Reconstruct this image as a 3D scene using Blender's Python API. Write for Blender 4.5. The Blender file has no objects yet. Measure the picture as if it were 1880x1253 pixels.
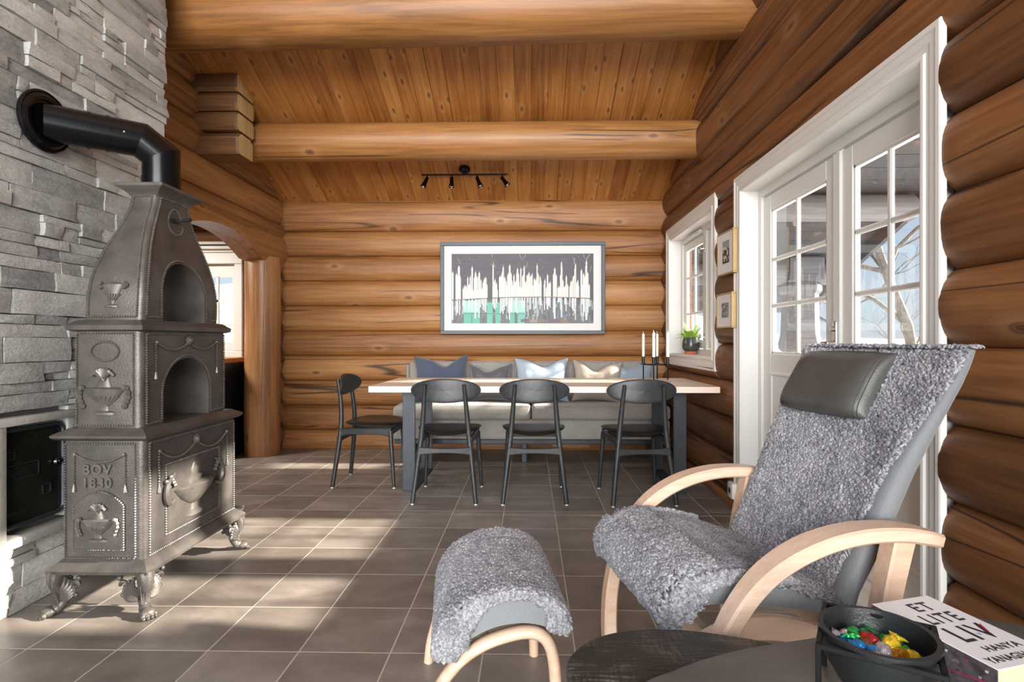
import bpy, bmesh, math, random
import numpy as np
from mathutils import Vector, Matrix, noise
PI = math.pi
SC = bpy.context.scene
COL = SC.collection
random.seed(7)
R = random.Random(11)

# ------------------------------------------------------------------ mesh builder
class MB:
    def __init__(s):
        s.v = []; s.f = []; s.m = []
    def add(s, vs, fs, M=None, mi=0):
        o = len(s.v)
        if M is not None:
            vs = [M @ Vector(p) for p in vs]
        s.v.extend([tuple(p) for p in vs])
        s.f.extend([tuple(i + o for i in f) for f in fs])
        s.m.extend([mi] * len(fs))
    def box(s, x0, x1, y0, y1, z0, z1, M=None, mi=0):
        vs = [(x, y, z) for x in (x0, x1) for y in (y0, y1) for z in (z0, z1)]
        fs = [(0, 1, 3, 2), (4, 6, 7, 5), (0, 4, 5, 1), (2, 3, 7, 6), (0, 2, 6, 4), (1, 5, 7, 3)]
        s.add(vs, fs, M, mi)
    def rbox(s, x0, x1, y0, y1, z0, z1, r=.004, seg=2, M=None, mi=0):
        bm = bmesh.new()
        bmesh.ops.create_cube(bm, size=1)
        for v in bm.verts:
            v.co = Vector(((x0 + x1) / 2 + v.co.x * (x1 - x0), (y0 + y1) / 2 + v.co.y * (y1 - y0), (z0 + z1) / 2 + v.co.z * (z1 - z0)))
        bmesh.ops.bevel(bm, geom=list(bm.edges), offset=r, segments=seg, affect='EDGES', profile=.5)
        bm.verts.index_update()
        s.add([v.co.copy() for v in bm.verts], [[v.index for v in f.verts] for f in bm.faces], M, mi)
        bm.free()
    def loft(s, rings, cap=True, closed=True, M=None, mi=0):
        n = len(rings[0]); vs = [p for r in rings for p in r]; fs = []
        for i in range(len(rings) - 1):
            for j in range(n if closed else n - 1):
                k = (j + 1) % n
                fs.append((i * n + j, i * n + k, (i + 1) * n + k, (i + 1) * n + j))
        if cap:
            fs.append(tuple(range(n - 1, -1, -1))); fs.append(tuple((len(rings) - 1) * n + j for j in range(n)))
        s.add(vs, fs, M, mi)
    def tube(s, pts, rad, n=8, M=None, mi=0, flat=1.0, cap=True):
        pts = [Vector(p) for p in pts]
        if not hasattr(rad, '__len__'): rad = [rad] * len(pts)
        T = []
        for i in range(len(pts)):
            a = pts[max(0, i - 1)]; b = pts[min(len(pts) - 1, i + 1)]
            T.append((b - a).normalized())
        u = T[0].orthogonal().normalized(); rings = []
        for i, p in enumerate(pts):
            t = T[i]; u = (u - t * u.dot(t)).normalized(); w = t.cross(u)
            k = 1.0
            rings.append([p + (u * math.cos(2 * PI * j / n) + w * math.sin(2 * PI * j / n) * flat) * rad[i] * k for j in range(n)])
        s.loft(rings, cap, True, M, mi)
    def sweep(s, pts, lat, w, h, M=None, mi=0, r=.0):
        """rectangular bar bent along pts; lat = fixed lateral axis; w along lat, h across"""
        pts = [Vector(p) for p in pts]; lat = Vector(lat).normalized(); rings = []
        if not hasattr(w, '__len__'): w = [w] * len(pts)
        if not hasattr(h, '__len__'): h = [h] * len(pts)
        for i, p in enumerate(pts):
            a = pts[max(0, i - 1)]; b = pts[min(len(pts) - 1, i + 1)]
            t = (b - a).normalized(); nrm = t.cross(lat).normalized()
            ww = w[i] / 2; hh = h[i] / 2; c = min(r, ww * .9, hh * .9)
            if c > 0:
                sec = [(-ww + c, -hh), (ww - c, -hh), (ww, -hh + c), (ww, hh - c), (ww - c, hh), (-ww + c, hh), (-ww, hh - c), (-ww, -hh + c)]
            else:
                sec = [(-ww, -hh), (ww, -hh), (ww, hh), (-ww, hh)]
            rings.append([p + lat * x + nrm * y for x, y in sec])
        s.loft(rings, True, True, M, mi)
    def lathe(s, prof, n=24, M=None, mi=0, sx=1., sy=1., cap=True):
        rings = [[(r * math.cos(2 * PI * j / n) * sx, r * math.sin(2 * PI * j / n) * sy, z) for j in range(n)] for r, z in prof]
        s.loft(rings, cap, True, M, mi)
    def ball(s, c, r, n=8, m=5, M=None, mi=0):
        if not hasattr(r, '__len__'): r = (r, r, r)
        rings = []
        for i in range(m + 1):
            a = -PI / 2 + PI * i / m; ca = max(math.cos(a), .02)
            rings.append([(c[0] + r[0] * ca * math.cos(2 * PI * j / n), c[1] + r[1] * ca * math.sin(2 * PI * j / n), c[2] + r[2] * math.sin(a)) for j in range(n)])
        s.loft(rings, True, True, M, mi)
    def prism(s, poly, d0, d1, fn, mi=0):
        """poly in (a,b); fn(a,b,d)->xyz; extruded d0..d1"""
        n = len(poly)
        vs = [fn(a, b, d0) for a, b in poly] + [fn(a, b, d1) for a, b in poly]
        fs = [tuple(range(n - 1, -1, -1)), tuple(range(n, 2 * n))] + [(i, (i + 1) % n, n + (i + 1) % n, n + i) for i in range(n)]
        s.add(vs, fs, None, mi)
    def build(s, name, mat, parent=None, smooth=40, recalc=True, loc=None):
        me = bpy.data.meshes.new(name)
        me.from_pydata(s.v, [], s.f)
        mats = mat if isinstance(mat, (list, tuple)) else [mat]
        for m in mats: me.materials.append(m)
        if len(mats) > 1:
            me.polygons.foreach_set('material_index', s.m)
        if recalc:
            bm = bmesh.new(); bm.from_mesh(me)
            bmesh.ops.recalc_face_normals(bm, faces=bm.faces); bm.to_mesh(me); bm.free()
        if smooth:
            me.polygons.foreach_set('use_smooth', [True] * len(me.polygons))
            me.set_sharp_from_angle(angle=math.radians(smooth))
        me.update()
        return link(name, me, parent, loc)

def link(name, me, parent=None, loc=None):
    o = bpy.data.objects.new(name, me); COL.objects.link(o)
    if parent is not None: o.parent = parent
    if loc is not None: o.location = loc
    return o
def tag(o, label=None, cat=None, group=None, kind=None):
    if label: o['label'] = label
    if cat: o['category'] = cat
    if group: o['group'] = group
    if kind: o['kind'] = kind
    return o
def thing(name, label, cat, loc=(0, 0, 0), rz=0., group=None):
    o = bpy.data.objects.new(name, None); COL.objects.link(o)
    o.empty_display_size = .1
    o.location = loc; o.rotation_euler = (0, 0, rz)
    return tag(o, label, cat, group)
def kids(o): return [c for c in COL.objects if c.parent == o]
def dup(o, loc=None, rz=None, parent=None):
    c = o.copy(); COL.objects.link(c)
    if parent is not None: c.parent = parent
    if loc is not None: c.location = loc
    if rz is not None: c.rotation_euler = (0, 0, rz)
    for ch in kids(o): dup(ch, parent=c)
    return c
def bool_cut(o, cut):
    md = o.modifiers.new('b', 'BOOLEAN'); md.object = cut; md.operation = 'DIFFERENCE'; md.solver = 'EXACT'
    bpy.context.view_layer.update()
    dg = bpy.context.evaluated_depsgraph_get()
    me = bpy.data.meshes.new_from_object(o.evaluated_get(dg))
    o.modifiers.clear(); o.data = me
    me.polygons.foreach_set('use_smooth', [True] * len(me.polygons))
    me.set_sharp_from_angle(angle=math.radians(35))
    bpy.data.objects.remove(cut)
def text(name, body, size, M, mat, parent=None, extrude=.0, align='CENTER', offset=0., spacing=1., sx=1.):
    cu = bpy.data.curves.new(name, 'FONT'); cu.body = body; cu.size = size; cu.align_x = align
    cu.extrude = extrude; cu.offset = offset; cu.space_character = spacing; cu.resolution_u = 3
    t = bpy.data.objects.new(name, cu); COL.objects.link(t)
    bpy.context.view_layer.update()
    me = bpy.data.meshes.new_from_object(t.evaluated_get(bpy.context.evaluated_depsgraph_get()))
    bpy.data.objects.remove(t)
    me.transform(M @ Matrix.Diagonal((sx, 1, 1, 1)))
    me.materials.clear(); me.materials.append(mat)
    return link(name, me, parent)
def crom(pts, n=6, closed=False):
    P = [Vector(p) for p in pts]; out = []
    N = len(P); rng = range(N) if closed else range(N - 1)
    for i in rng:
        if closed: a, b, c, d = P[(i - 1) % N], P[i], P[(i + 1) % N], P[(i + 2) % N]
        else: a, b, c, d = P[max(0, i - 1)], P[i], P[i + 1], P[min(N - 1, i + 2)]
        for k in range(n):
            t = k / n
            out.append(.5 * ((2 * b) + (c - a) * t + (2 * a - 5 * b + 4 * c - d) * t * t + (3 * b - a - 3 * c + d) * t ** 3))
    if not closed: out.append(P[-1])
    return out
def interp(tab, x):
    if x <= tab[0][0]: return tab[0][1]
    for (a, b), (c, d) in zip(tab, tab[1:]):
        if x <= c: return b + (d - b) * (x - a) / (c - a)
    return tab[-1][1]

# ------------------------------------------------------------------ materials
def lin(h):
    h = h.lstrip('#'); out = []
    for i in (0, 2, 4):
        c = int(h[i:i + 2], 16) / 255
        out.append(c / 12.92 if c <= .04045 else ((c + .055) / 1.055) ** 2.4)
    return (*out, 1)
class NT:
    def __init__(s, name):
        s.mat = bpy.data.materials.new(name); s.mat.use_nodes = True
        s.t = s.mat.node_tree; s.p = s.t.nodes['Principled BSDF']
    def n(s, typ, **kw):
        nd = s.t.nodes.new(typ)
        for k, v in kw.items():
            if k.startswith('i_'):
                key = k[2:]
                key = int(key) if key.isdigit() else key.replace('_', ' ')
                s.set(nd.inputs[key], v)
            else: setattr(nd, k, v)
        return nd
    def set(s, sock, v):
        if isinstance(v, bpy.types.NodeSocket): s.t.links.new(v, sock)
        elif isinstance(v, bpy.types.Node): s.t.links.new(v.outputs[0], sock)
        else: sock.default_value = v
    def math(s, op, a, b=0., c=None):
        nd = s.n('ShaderNodeMath', operation=op); s.set(nd.inputs[0], a); s.set(nd.inputs[1], b)
        if c is not None: s.set(nd.inputs[2], c)
        return nd.outputs[0]
    def ramp(s, fac, stops, interp='LINEAR'):
        nd = s.n('ShaderNodeValToRGB'); nd.color_ramp.interpolation = interp; el = nd.color_ramp.elements
        while len(el) < len(stops): el.new(.5)
        for e, (p, c) in zip(el, stops): e.position = p; e.color = c if not isinstance(c, str) else lin(c)
        s.set(nd.inputs[0], fac); return nd.outputs[0]
    def mix(s, fac, a, b, mode='MIX'):
        nd = s.n('ShaderNodeMix', data_type='RGBA', blend_type=mode)
        s.set(nd.inputs[0], fac); s.set(nd.inputs[6], a); s.set(nd.inputs[7], b); return nd.outputs[2]
    def noise(s, vec, scale, detail=3, rough=.55, dist=0.):
        nd = s.n('ShaderNodeTexNoise', i_Scale=scale, i_Detail=detail, i_Roughness=rough, i_Distortion=dist)
        s.set(nd.inputs['Vector'], vec); return nd.outputs[0]
    def coord(s): return s.n('ShaderNodeTexCoord').outputs['Object']
    def island(s): return s.n('ShaderNodeNewGeometry').outputs['Random Per Island']
    def scale(s, vec, sc, off=None):
        nd = s.n('ShaderNodeVectorMath', operation='MULTIPLY'); s.set(nd.inputs[0], vec); nd.inputs[1].default_value = sc
        o = nd.outputs[0]
        if off is not None:
            n2 = s.n('ShaderNodeVectorMath', operation='ADD'); s.set(n2.inputs[0], o); s.set(n2.inputs[1], off); o = n2.outputs[0]
        return o
    def bump(s, h, strength=.3, dist=.01, nrm=None):
        nd = s.n('ShaderNodeBump', i_Strength=strength, i_Distance=dist); s.set(nd.inputs['Height'], h)
        if nrm is not None: s.set(nd.inputs['Normal'], nrm)
        return nd.outputs[0]
    def out(s, color=None, rough=None, metal=None, normal=None, **kw):
        for k, v in (('Base Color', color), ('Roughness', rough), ('Metallic', metal), ('Normal', normal)):
            if v is not None: s.set(s.p.inputs[k], v)
        for k, v in kw.items(): s.set(s.p.inputs[k.replace('_', ' ')], v)
        return s.mat
def col(h): return lin(h) if isinstance(h, str) else h

def simple(name, c, rough=.5, metal=0., bump=0., bs=200., var=0., vs=8., spec=None, **kw):
    m = NT(name); cc = col(c)
    v = m.coord()
    if var:
        nz = m.noise(v, vs, 4); hi = tuple(min(1, x * (1 + var)) for x in cc[:3]) + (1,); lo = tuple(x * (1 - var) for x in cc[:3]) + (1,)
        cc = m.ramp(nz, [(.3, lo), (.7, hi)])
    nr = m.bump(m.noise(v, bs, 3), bump, .004) if bump else None
    if spec is not None: kw['Specular_IOR_Level'] = spec
    return m.out(cc, rough, metal, nr, **kw)

def wood(name, axis, dark, mid, light, grain=1., knots=.5, crack=0., rough=.5, bump=.15, knotcol='#4a2a14', isl=.25, patch=1.8, crackcol='#1c0e06', kdens=1., flat=None, flatall=None):
    m = NT(name)
    isl_r = m.island()
    off = m.n('ShaderNodeCombineXYZ'); 
    m.set(off.inputs[0], m.math('MULTIPLY', isl_r, 37.)); m.set(off.inputs[1], m.math('MULTIPLY', isl_r, 53.)); m.set(off.inputs[2], m.math('MULTIPLY', isl_r, 71.))
    def st(k, s=1.):
        v = [s, s, s]; v[axis] = s * k
        if flatall is not None: v[flatall] = 0.
        return tuple(v)
    c = m.coord()
    vg = m.scale(c, st(.045), off.outputs[0]); vp = m.scale(c, st(.22), off.outputs[0]); kk = list(st(.42)); kk[flat if flat is not None else (1 if axis != 1 else 2)] = 0.; vk = m.scale(c, tuple(kk), off.outputs[0])
    wn = m.n('ShaderNodeTexNoise', i_Scale=3., i_Detail=1.); m.set(wn.inputs['Vector'], vp)
    sc = m.n('ShaderNodeVectorMath', operation='SCALE'); m.set(sc.inputs[0], wn.outputs[1]); sc.inputs[3].default_value = .07
    wv = m.n('ShaderNodeVectorMath', operation='ADD'); m.set(wv.inputs[0], vg); m.set(wv.inputs[1], sc.outputs[0])
    g1 = m.noise(wv.outputs[0], 38. * grain, 4, .6)
    g2 = m.noise(wv.outputs[0], 130. * grain, 2, .5)
    p1 = m.noise(vp, patch, 3, .6)
    t = m.math('ADD', m.math('MULTIPLY', g1, .75), m.math('MULTIPLY', p1, .80))
    t = m.math('ADD', t, m.math('MULTIPLY', m.math('SUBTRACT', isl_r, .5), isl))
    t = m.math('SUBTRACT', t, .275)
    base = m.ramp(t, [(.26, dark), (.5, mid), (.76, light)])
    base = m.mix(m.math('MULTIPLY', g2, .5), base, m.mix(.5, base, dark if not isinstance(dark, str) else lin(dark)))
    if knots:
        fl = flat if flat is not None else (1 if axis != 1 else 2); ac = 3 - axis - fl
        sv = m.n('ShaderNodeSeparateXYZ'); m.set(sv.inputs[0], vk); c2 = m.n('ShaderNodeCombineXYZ'); m.set(c2.inputs[0], sv.outputs[axis]); m.set(c2.inputs[1], sv.outputs[ac])
        vo = m.n('ShaderNodeTexVoronoi', voronoi_dimensions='2D', i_Scale=4.3 * kdens); m.set(vo.inputs['Vector'], c2.outputs[0])
        sep = m.n('ShaderNodeSeparateColor'); m.set(sep.inputs[0], vo.outputs['Color'])
        keep = m.math('LESS_THAN', sep.outputs[0], knots)
        d = m.math('ADD', vo.outputs['Distance'], m.math('MULTIPLY', m.math('SUBTRACT', g1, .5), .05))
        rings = m.math('MULTIPLY_ADD', m.math('SINE', m.math('MULTIPLY', d, 130.)), .25, .75)
        core = m.ramp(d, [(.045, (1, 1, 1, 1)), (.085, (0, 0, 0, 1))])
        halo = m.ramp(d, [(.07, (1, 1, 1, 1)), (.22, (0, 0, 0, 1))])
        base = m.mix(m.math('MULTIPLY', m.math('MULTIPLY', halo, keep), .28), base, m.mix(.5, light if not isinstance(light, str) else lin(light), lin('#e0b483')))
        base = m.mix(m.math('MULTIPLY', m.math('MULTIPLY', core, keep), m.math('MULTIPLY', rings, .9)), base, lin(knotcol))
    h = m.math('ADD', m.math('MULTIPLY', g1, .6), m.math('MULTIPLY', g2, .4))
    if crack:
        vc = m.scale(c, st(.035), off.outputs[0])
        cn = m.noise(vc, 5.5, 1.6, .45)
        band = m.math('ABSOLUTE', m.math('SUBTRACT', cn, .5))
        gate = m.ramp(m.noise(vp, 2.6, 2), [(.58 - crack * .12, (0, 0, 0, 1)), (.62 - crack * .12, (1, 1, 1, 1))])
        line = m.math('MULTIPLY', m.ramp(band, [(.0025, (1, 1, 1, 1)), (.011, (0, 0, 0, 1))]), gate)
        base = m.mix(m.math('MULTIPLY', line, .85), base, lin(crackcol))
        h = m.math('SUBTRACT', h, m.math('MULTIPLY', line, 1.5))
    return m.out(base, rough, None, m.bump(h, bump, .006))

M = {}
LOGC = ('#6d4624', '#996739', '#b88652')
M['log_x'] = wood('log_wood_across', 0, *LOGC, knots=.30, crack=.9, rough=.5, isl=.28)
M['log_y_shade'] = wood('log_wood_along_shade', 1, '#533319', '#774a28', '#98653a', knots=.35, crack=1.7, rough=.55, isl=.3, flat=0)  # right wall: same logs, shade of grazing light put into darker tones
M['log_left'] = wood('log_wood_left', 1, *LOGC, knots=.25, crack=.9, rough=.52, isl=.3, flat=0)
M['hewn'] = wood('hewn_notch_wood', 0, '#5f432b', '#7d5a3a', '#96704a', knots=0, crack=0, rough=.7, isl=.2)
M['log_shaded'] = wood('log_shaded_side_wood', 0, '#4f331d', '#6f4a2a', '#8a6238', knots=0, crack=0, rough=.6, isl=.3)  # sides of the log ends, their shade painted in as a darker tone
M['log_z'] = wood('log_wood_upright', 2, '#7d5230', '#a57347', '#c49768', knots=.4, crack=.7, rough=.36, isl=0)
M['beam'] = wood('beam_wood', 0, '#724a22', '#9b693a', '#b5864f', knots=.22, crack=.5, rough=.46, isl=.1, patch=1.2)
M['board'] = wood('ceiling_board_wood', 1, '#7f4c20', '#ac7237', '#c89152', knots=.85, crack=0., rough=.46, isl=.2, flat=2, flatall=2, kdens=1.45, knotcol='#3f2110')
M['endgrain'] = wood('end_grain_wood', 2, '#8d7049', '#b0925f', '#c9ad7c', knots=0, crack=.5, rough=.6, isl=.1)
M['oak'] = wood('pale_beech', 0, '#c9a68a', '#dab99f', '#e6ccb6', knots=0, rough=.38, bump=.05, isl=.2, grain=1.5)
M['oak_top'] = wood('table_oak', 0, '#dcc0aa', '#eed8c6', '#f6e8dc', knots=0, rough=.33, bump=.04, isl=.35, grain=1.2)
M['white'] = simple('white_painted_wood', '#e3e1db', .38, bump=.03, bs=60)
M['white2'] = simple('white_jamb_paint', '#e6e4df', .45)
M['iron'] = simple('cast_iron', '#595450', .42, .4, bump=.35, bs=130, var=.3, vs=9)
M['iron_dark'] = simple('sooty_iron', '#1d1c1b', .6, .3, bump=.3, bs=120)
M['iron_hi'] = simple('worn_iron_relief', '#625d58', .42, .35, bump=.2, bs=150, var=.25, vs=30)
M['pipe'] = simple('black_enamel_pipe', '#1b1b1c', .23, .6)
M['blackwood'] = wood('black_stained_wood', 0, '#1f2021', '#2d2e30', '#3b3d3f', knots=0, rough=.42, bump=.2, isl=.1)
M['leather'] = simple('black_leather', '#1d1a18', .38, bump=.15, bs=350)
M['pillow_leather'] = simple('grey_leather', '#4a4946', .36, bump=.22, bs=260, var=.08)
M['steel'] = simple('dark_steel', '#3a3e42', .42, .5, var=.15, vs=12)
M['black'] = simple('black_metal', '#151516', .4, .5)
M['chrome'] = simple('chrome', '#c9c9c9', .15, 1.)
M['darkchrome'] = simple('dark_chrome', '#4a4b4d', .14, 1.)
M['wax'] = simple('candle_wax', '#f6eadf', .5, Subsurface_Weight=.3, Subsurface_Radius=(.02, .012, .008))
M['terracotta'] = simple('terracotta', '#b5664b', .75)
M['pot'] = simple('grey_glazed_pot', '#3f4342', .22)
M['snow'] = simple('snow', '#f4f6fa', .8, bump=.3, bs=4)
M['bark'] = simple('birch_bark', '#7d756a', .85, var=.4, vs=14, bump=.4, bs=60)
M['porch'] = wood('grey_stained_timber', 0, '#5a5a5b', '#727273', '#8b8b8c', knots=.2, rough=.7)
M['porch_dark'] = wood('dark_stained_boards', 1, '#38383a', '#454547', '#525253', knots=.2, rough=.7, isl=.4)
M['cabinet'] = simple('dark_cabinet_paint', '#22242a', .4)
M['counter'] = wood('oiled_counter', 0, '#a8662f', '#c58748', '#d9a366', knots=0, rough=.35)
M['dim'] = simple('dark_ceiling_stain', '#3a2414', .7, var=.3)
M['blind'] = simple('white_blind_fabric', '#eeeeec', .8, Transmission_Weight=0.)
M['plastic'] = simple('white_plastic', '#ebe7dc', .35)
M['gold'] = simple('gilt_frame', '#b99a6c', .4, .3)
M['paper'] = simple('mat_board', '#e4e2df', .85)
M['frame'] = simple('slate_grey_frame', '#4a545c', .45, bump=.05)

def glass_mat():
    m = NT('window_glass')
    t = m.t; tr = m.n('ShaderNodeBsdfTransparent'); gl = m.n('ShaderNodeBsdfGlossy', i_Roughness=.02)
    fr = m.n('ShaderNodeFresnel', i_IOR=1.35); mx = m.n('ShaderNodeMixShader')
    m.set(mx.inputs[0], m.math('MULTIPLY', fr, .18)); m.set(mx.inputs[1], tr); m.set(mx.inputs[2], gl)
    t.links.new(mx.outputs[0], t.nodes['Material Output'].inputs['Surface']); return m.mat
M['glass'] = glass_mat()

def fabric(name, c, rough=.9, sc=900., var=.12, sheen=.3, bump=.25):
    m = NT(name); v = m.coord(); cc = col(c)
    nz = m.noise(v, sc * .35, 2); n2 = m.noise(v, 6., 3)
    hi = tuple(min(1, x * (1 + var)) for x in cc[:3]) + (1,); lo = tuple(x * (1 - var * 1.4) for x in cc[:3]) + (1,)
    b = m.ramp(nz, [(.3, lo), (.7, hi)]); b = m.mix(.25, b, m.ramp(n2, [(.35, lo), (.65, hi)]))
    return m.out(b, rough, None, m.bump(nz, bump, .002), Sheen_Weight=sheen)
M['sofa'] = fabric('grey_sofa_fabric', '#98948e', var=.25, sc=500)
M['shell'] = fabric('grey_wool_upholstery', '#7b7d7f', var=.12)
M['c_navy'] = fabric('navy_linen', '#4a5265', var=.1)
M['c_dark'] = fabric('charcoal_velvet', '#5b5b5f', rough=.6, var=.3, sheen=.8)
M['c_blue'] = fabric('pale_blue_linen', '#a3b2c0', var=.06)
M['c_beige'] = fabric('beige_linen', '#aba092', var=.08)
M['c_sky'] = fabric('dusty_blue_linen', '#98a7b6', var=.08)
M['pipingm'] = fabric('dark_piping', '#5e5a58')

def fleece_mat():
    m = NT('curly_fleece'); v = m.coord()
    a = m.math('ADD', m.math('MULTIPLY', m.island(), .55), m.math('MULTIPLY', m.noise(v, 9., 4), .9))
    a = m.math('SUBTRACT', a, .24)
    b = m.ramp(a, [(.05, '#5a595d'), (.45, '#86858a'), (.95, '#b6b4b4')])
    return m.out(b, .75, None, m.bump(m.noise(v, 500., 2), .4, .002), Sheen_Weight=.15)
M['fleece'] = fleece_mat()
M['fleece_base'] = simple('fleece_hide', '#6f6e71', .9, bump=.5, bs=160)

def stone_mat():
    m = NT('grey_slate_ledgestone'); v = m.coord(); r = m.island()
    n1 = m.noise(m.scale(v, (1, 1, 3.)), 7., 4, .65); n2 = m.noise(m.scale(v, (1, 1, 2.)), 45., 5, .7)
    t = m.math('ADD', m.math('MULTIPLY', r, .45), m.math('MULTIPLY', n1, .6)); t = m.math('ADD', t, m.math('MULTIPLY', n2, .3)); t = m.math('SUBTRACT', t, .18)
    b = m.ramp(t, [(.15, '#74767566'[:7]), (.45, '#acaca7'), (.7, '#c4c3bd'), (.95, '#dcdbd5')])
    ru = m.ramp(m.noise(v, 2.4, 3, .7), [(.70, (0, 0, 0, 1)), (.78, (1, 1, 1, 1))])
    b = m.mix(m.math('MULTIPLY', ru, m.math('MULTIPLY', n2, .9)), b, lin('#a9855a'))
    wh = m.ramp(n2, [(.66, (0, 0, 0, 1)), (.74, (1, 1, 1, 1))])
    b = m.mix(m.math('MULTIPLY', wh, .45), b, lin('#e4e4de'))
    h = m.math('ADD', m.math('MULTIPLY', n1, .5), n2)
    return m.out(b, .72, None, m.bump(h, .75, .012))
M['stone'] = stone_mat()
M['mortar'] = simple('stone_mortar', '#6b6a66', .9, bump=.5, bs=50)
M['slab'] = simple('smooth_stone_slab', '#a9a79f', .7, bump=.4, bs=60, var=.15)

def tile_mat():
    m = NT('grey_floor_tiles'); v = m.coord()
    sx = m.n('ShaderNodeSeparateXYZ'); m.set(sx.inputs[0], v)
    fx = m.math('DIVIDE', m.math('ADD', sx.outputs[0], .472 + 3.139 * 4), .3139); fy = m.math('DIVIDE', m.math('ADD', sx.outputs[1], -3.4263 + 3.13 * 4), .3130)
    def edge(f):
        fr = m.math('FRACT', f); return m.math('ABSOLUTE', m.math('SUBTRACT', fr, .5))
    e = m.math('MAXIMUM', edge(fx), edge(fy))
    g = m.ramp(e, [(.4905, (0, 0, 0, 1)), (.4935, (1, 1, 1, 1))])
    cb = m.n('ShaderNodeCombineXYZ'); m.set(cb.inputs[0], m.math('FLOOR', fx)); m.set(cb.inputs[1], m.math('FLOOR', fy))
    wn = m.n('ShaderNodeTexWhiteNoise'); m.set(wn.inputs['Vector'], cb.outputs[0])
    off = m.scale(cb.outputs[0], (3.7, 5.1, 0), v)
    n1 = m.noise(m.scale(off, (1, 1.6, 1)), 3.2, 5, .62, .4); n2 = m.noise(v, 60., 4, .7)
    t = m.math('ADD', m.math('ADD', m.math('MULTIPLY', n1, .8), m.math('MULTIPLY', wn.outputs[0], .16)), m.math('MULTIPLY', n2, .16)); t = m.math('SUBTRACT', t, .06)
    b = m.ramp(t, [(.2, '#5a524b'), (.5, '#7a7169'), (.8, '#9a9087')])
    b = m.mix(g, b, lin('#b8aea2'))
    rr = m.math('ADD', m.math('MULTIPLY', n1, .18), m.math('MULTIPLY_ADD', g, .35, .27))
    return m.out(b, rr, None, m.bump(m.math('SUBTRACT', m.math('MULTIPLY', n2, .08), g), .35, .003))
M['tile'] = tile_mat()

def attr_mat(name, rough=.6, **kw):
    m = NT(name); a = m.n('ShaderNodeVertexColor', layer_name='col'); return m.out(a.outputs[0], rough, **kw)
M['paint'] = attr_mat('painted_print', .5)
def flat_art(name, quads, fn, parent, mat):
    """quads: list of (poly[(a,b)], depth, hexcolour)"""
    vs = []; fs = []; cs = []
    for poly, d, c in quads:
        o = len(vs); vs += [fn(a, b, d) for a, b in poly]; fs.append(tuple(range(o, o + len(poly)))); cs += [lin(c)] * len(poly)
    me = bpy.data.meshes.new(name); me.from_pydata(vs, [], fs)
    at = me.color_attributes.new('col', 'FLOAT_COLOR', 'POINT'); at.data.foreach_set('color', [x for c in cs for x in c])
    me.materials.append(mat); return link(name, me, parent)

# curly wool: thousands of small bent locks on a surface, one mesh
def curls(name, samples, parent, L=(.015, .026), r=(.0045, .0068), seed=1, mat=None):
    rs = np.random.RandomState(seed); P = np.array([s[0] for s in samples]); Nn = np.array([s[1] for s in samples])
    N = len(P); K = 5; S = 5
    a = rs.normal(size=(N, 3)); t = a - Nn * (a * Nn).sum(1)[:, None]; t /= np.linalg.norm(t, axis=1)[:, None]; b = np.cross(Nn, t)
    Ln = rs.uniform(*L, N); rad = rs.uniform(*r, N); lift = rs.uniform(.003, .008, N); bend = rs.uniform(-1, 1, N) * .008
    V = np.zeros((N, K, S, 3))
    ctr = []
    for k in range(K):
        s = k / (K - 1)
        ctr.append(P + t * (Ln * (s - .5))[:, None] + Nn * (lift * math.sin(PI * s) + .001)[:, None] + b * (bend * math.sin(PI * s))[:, None])
    for k in range(K):
        s = k / (K - 1); rr = rad * (.35 + .65 * math.sin(PI * (.12 + .76 * s)))
        tg = ctr[min(K - 1, k + 1)] - ctr[max(0, k - 1)]; tg /= np.linalg.norm(tg, axis=1)[:, None]
        u = np.cross(tg, b); u /= np.linalg.norm(u, axis=1)[:, None]; w = np.cross(tg, u)
        for j in range(S):
            th = 2 * PI * j / S
            V[:, k, j] = ctr[k] + (u * math.cos(th) + w * math.sin(th)) * rr[:, None]
    faces = []
    for k in range(K - 1):
        for j in range(S):
            faces.append((k * S + j, k * S + (j + 1) % S, (k + 1) * S + (j + 1) % S, (k + 1) * S + j))
    fq = np.array(faces); idx = (fq[None] + (np.arange(N) * K * S)[:, None, None]).reshape(-1, 4)
    me = bpy.data.meshes.new(name); me.vertices.add(N * K * S); me.vertices.foreach_set('co', V.reshape(-1))
    nf = len(idx); me.loops.add(nf * 4); me.loops.foreach_set('vertex_index', idx.reshape(-1)); me.polygons.add(nf)
    me.polygons.foreach_set('loop_start', np.arange(nf) * 4); me.polygons.foreach_set('loop_total', np.full(nf, 4))
    me.update(calc_edges=True); me.polygons.foreach_set('use_smooth', np.ones(nf, bool)); me.materials.append(mat or M['fleece'])
    return link(name, me, parent)
# ------------------------------------------------------------------ the room
CZ = lambda y: 4.60 - .40 * y            # underside of the sloped ceiling
BACK = 5.437; RW = 1.352; LW = -2.478; HL = .245
def struct(o, label, cat): return tag(o, label, cat, kind='structure')

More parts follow.
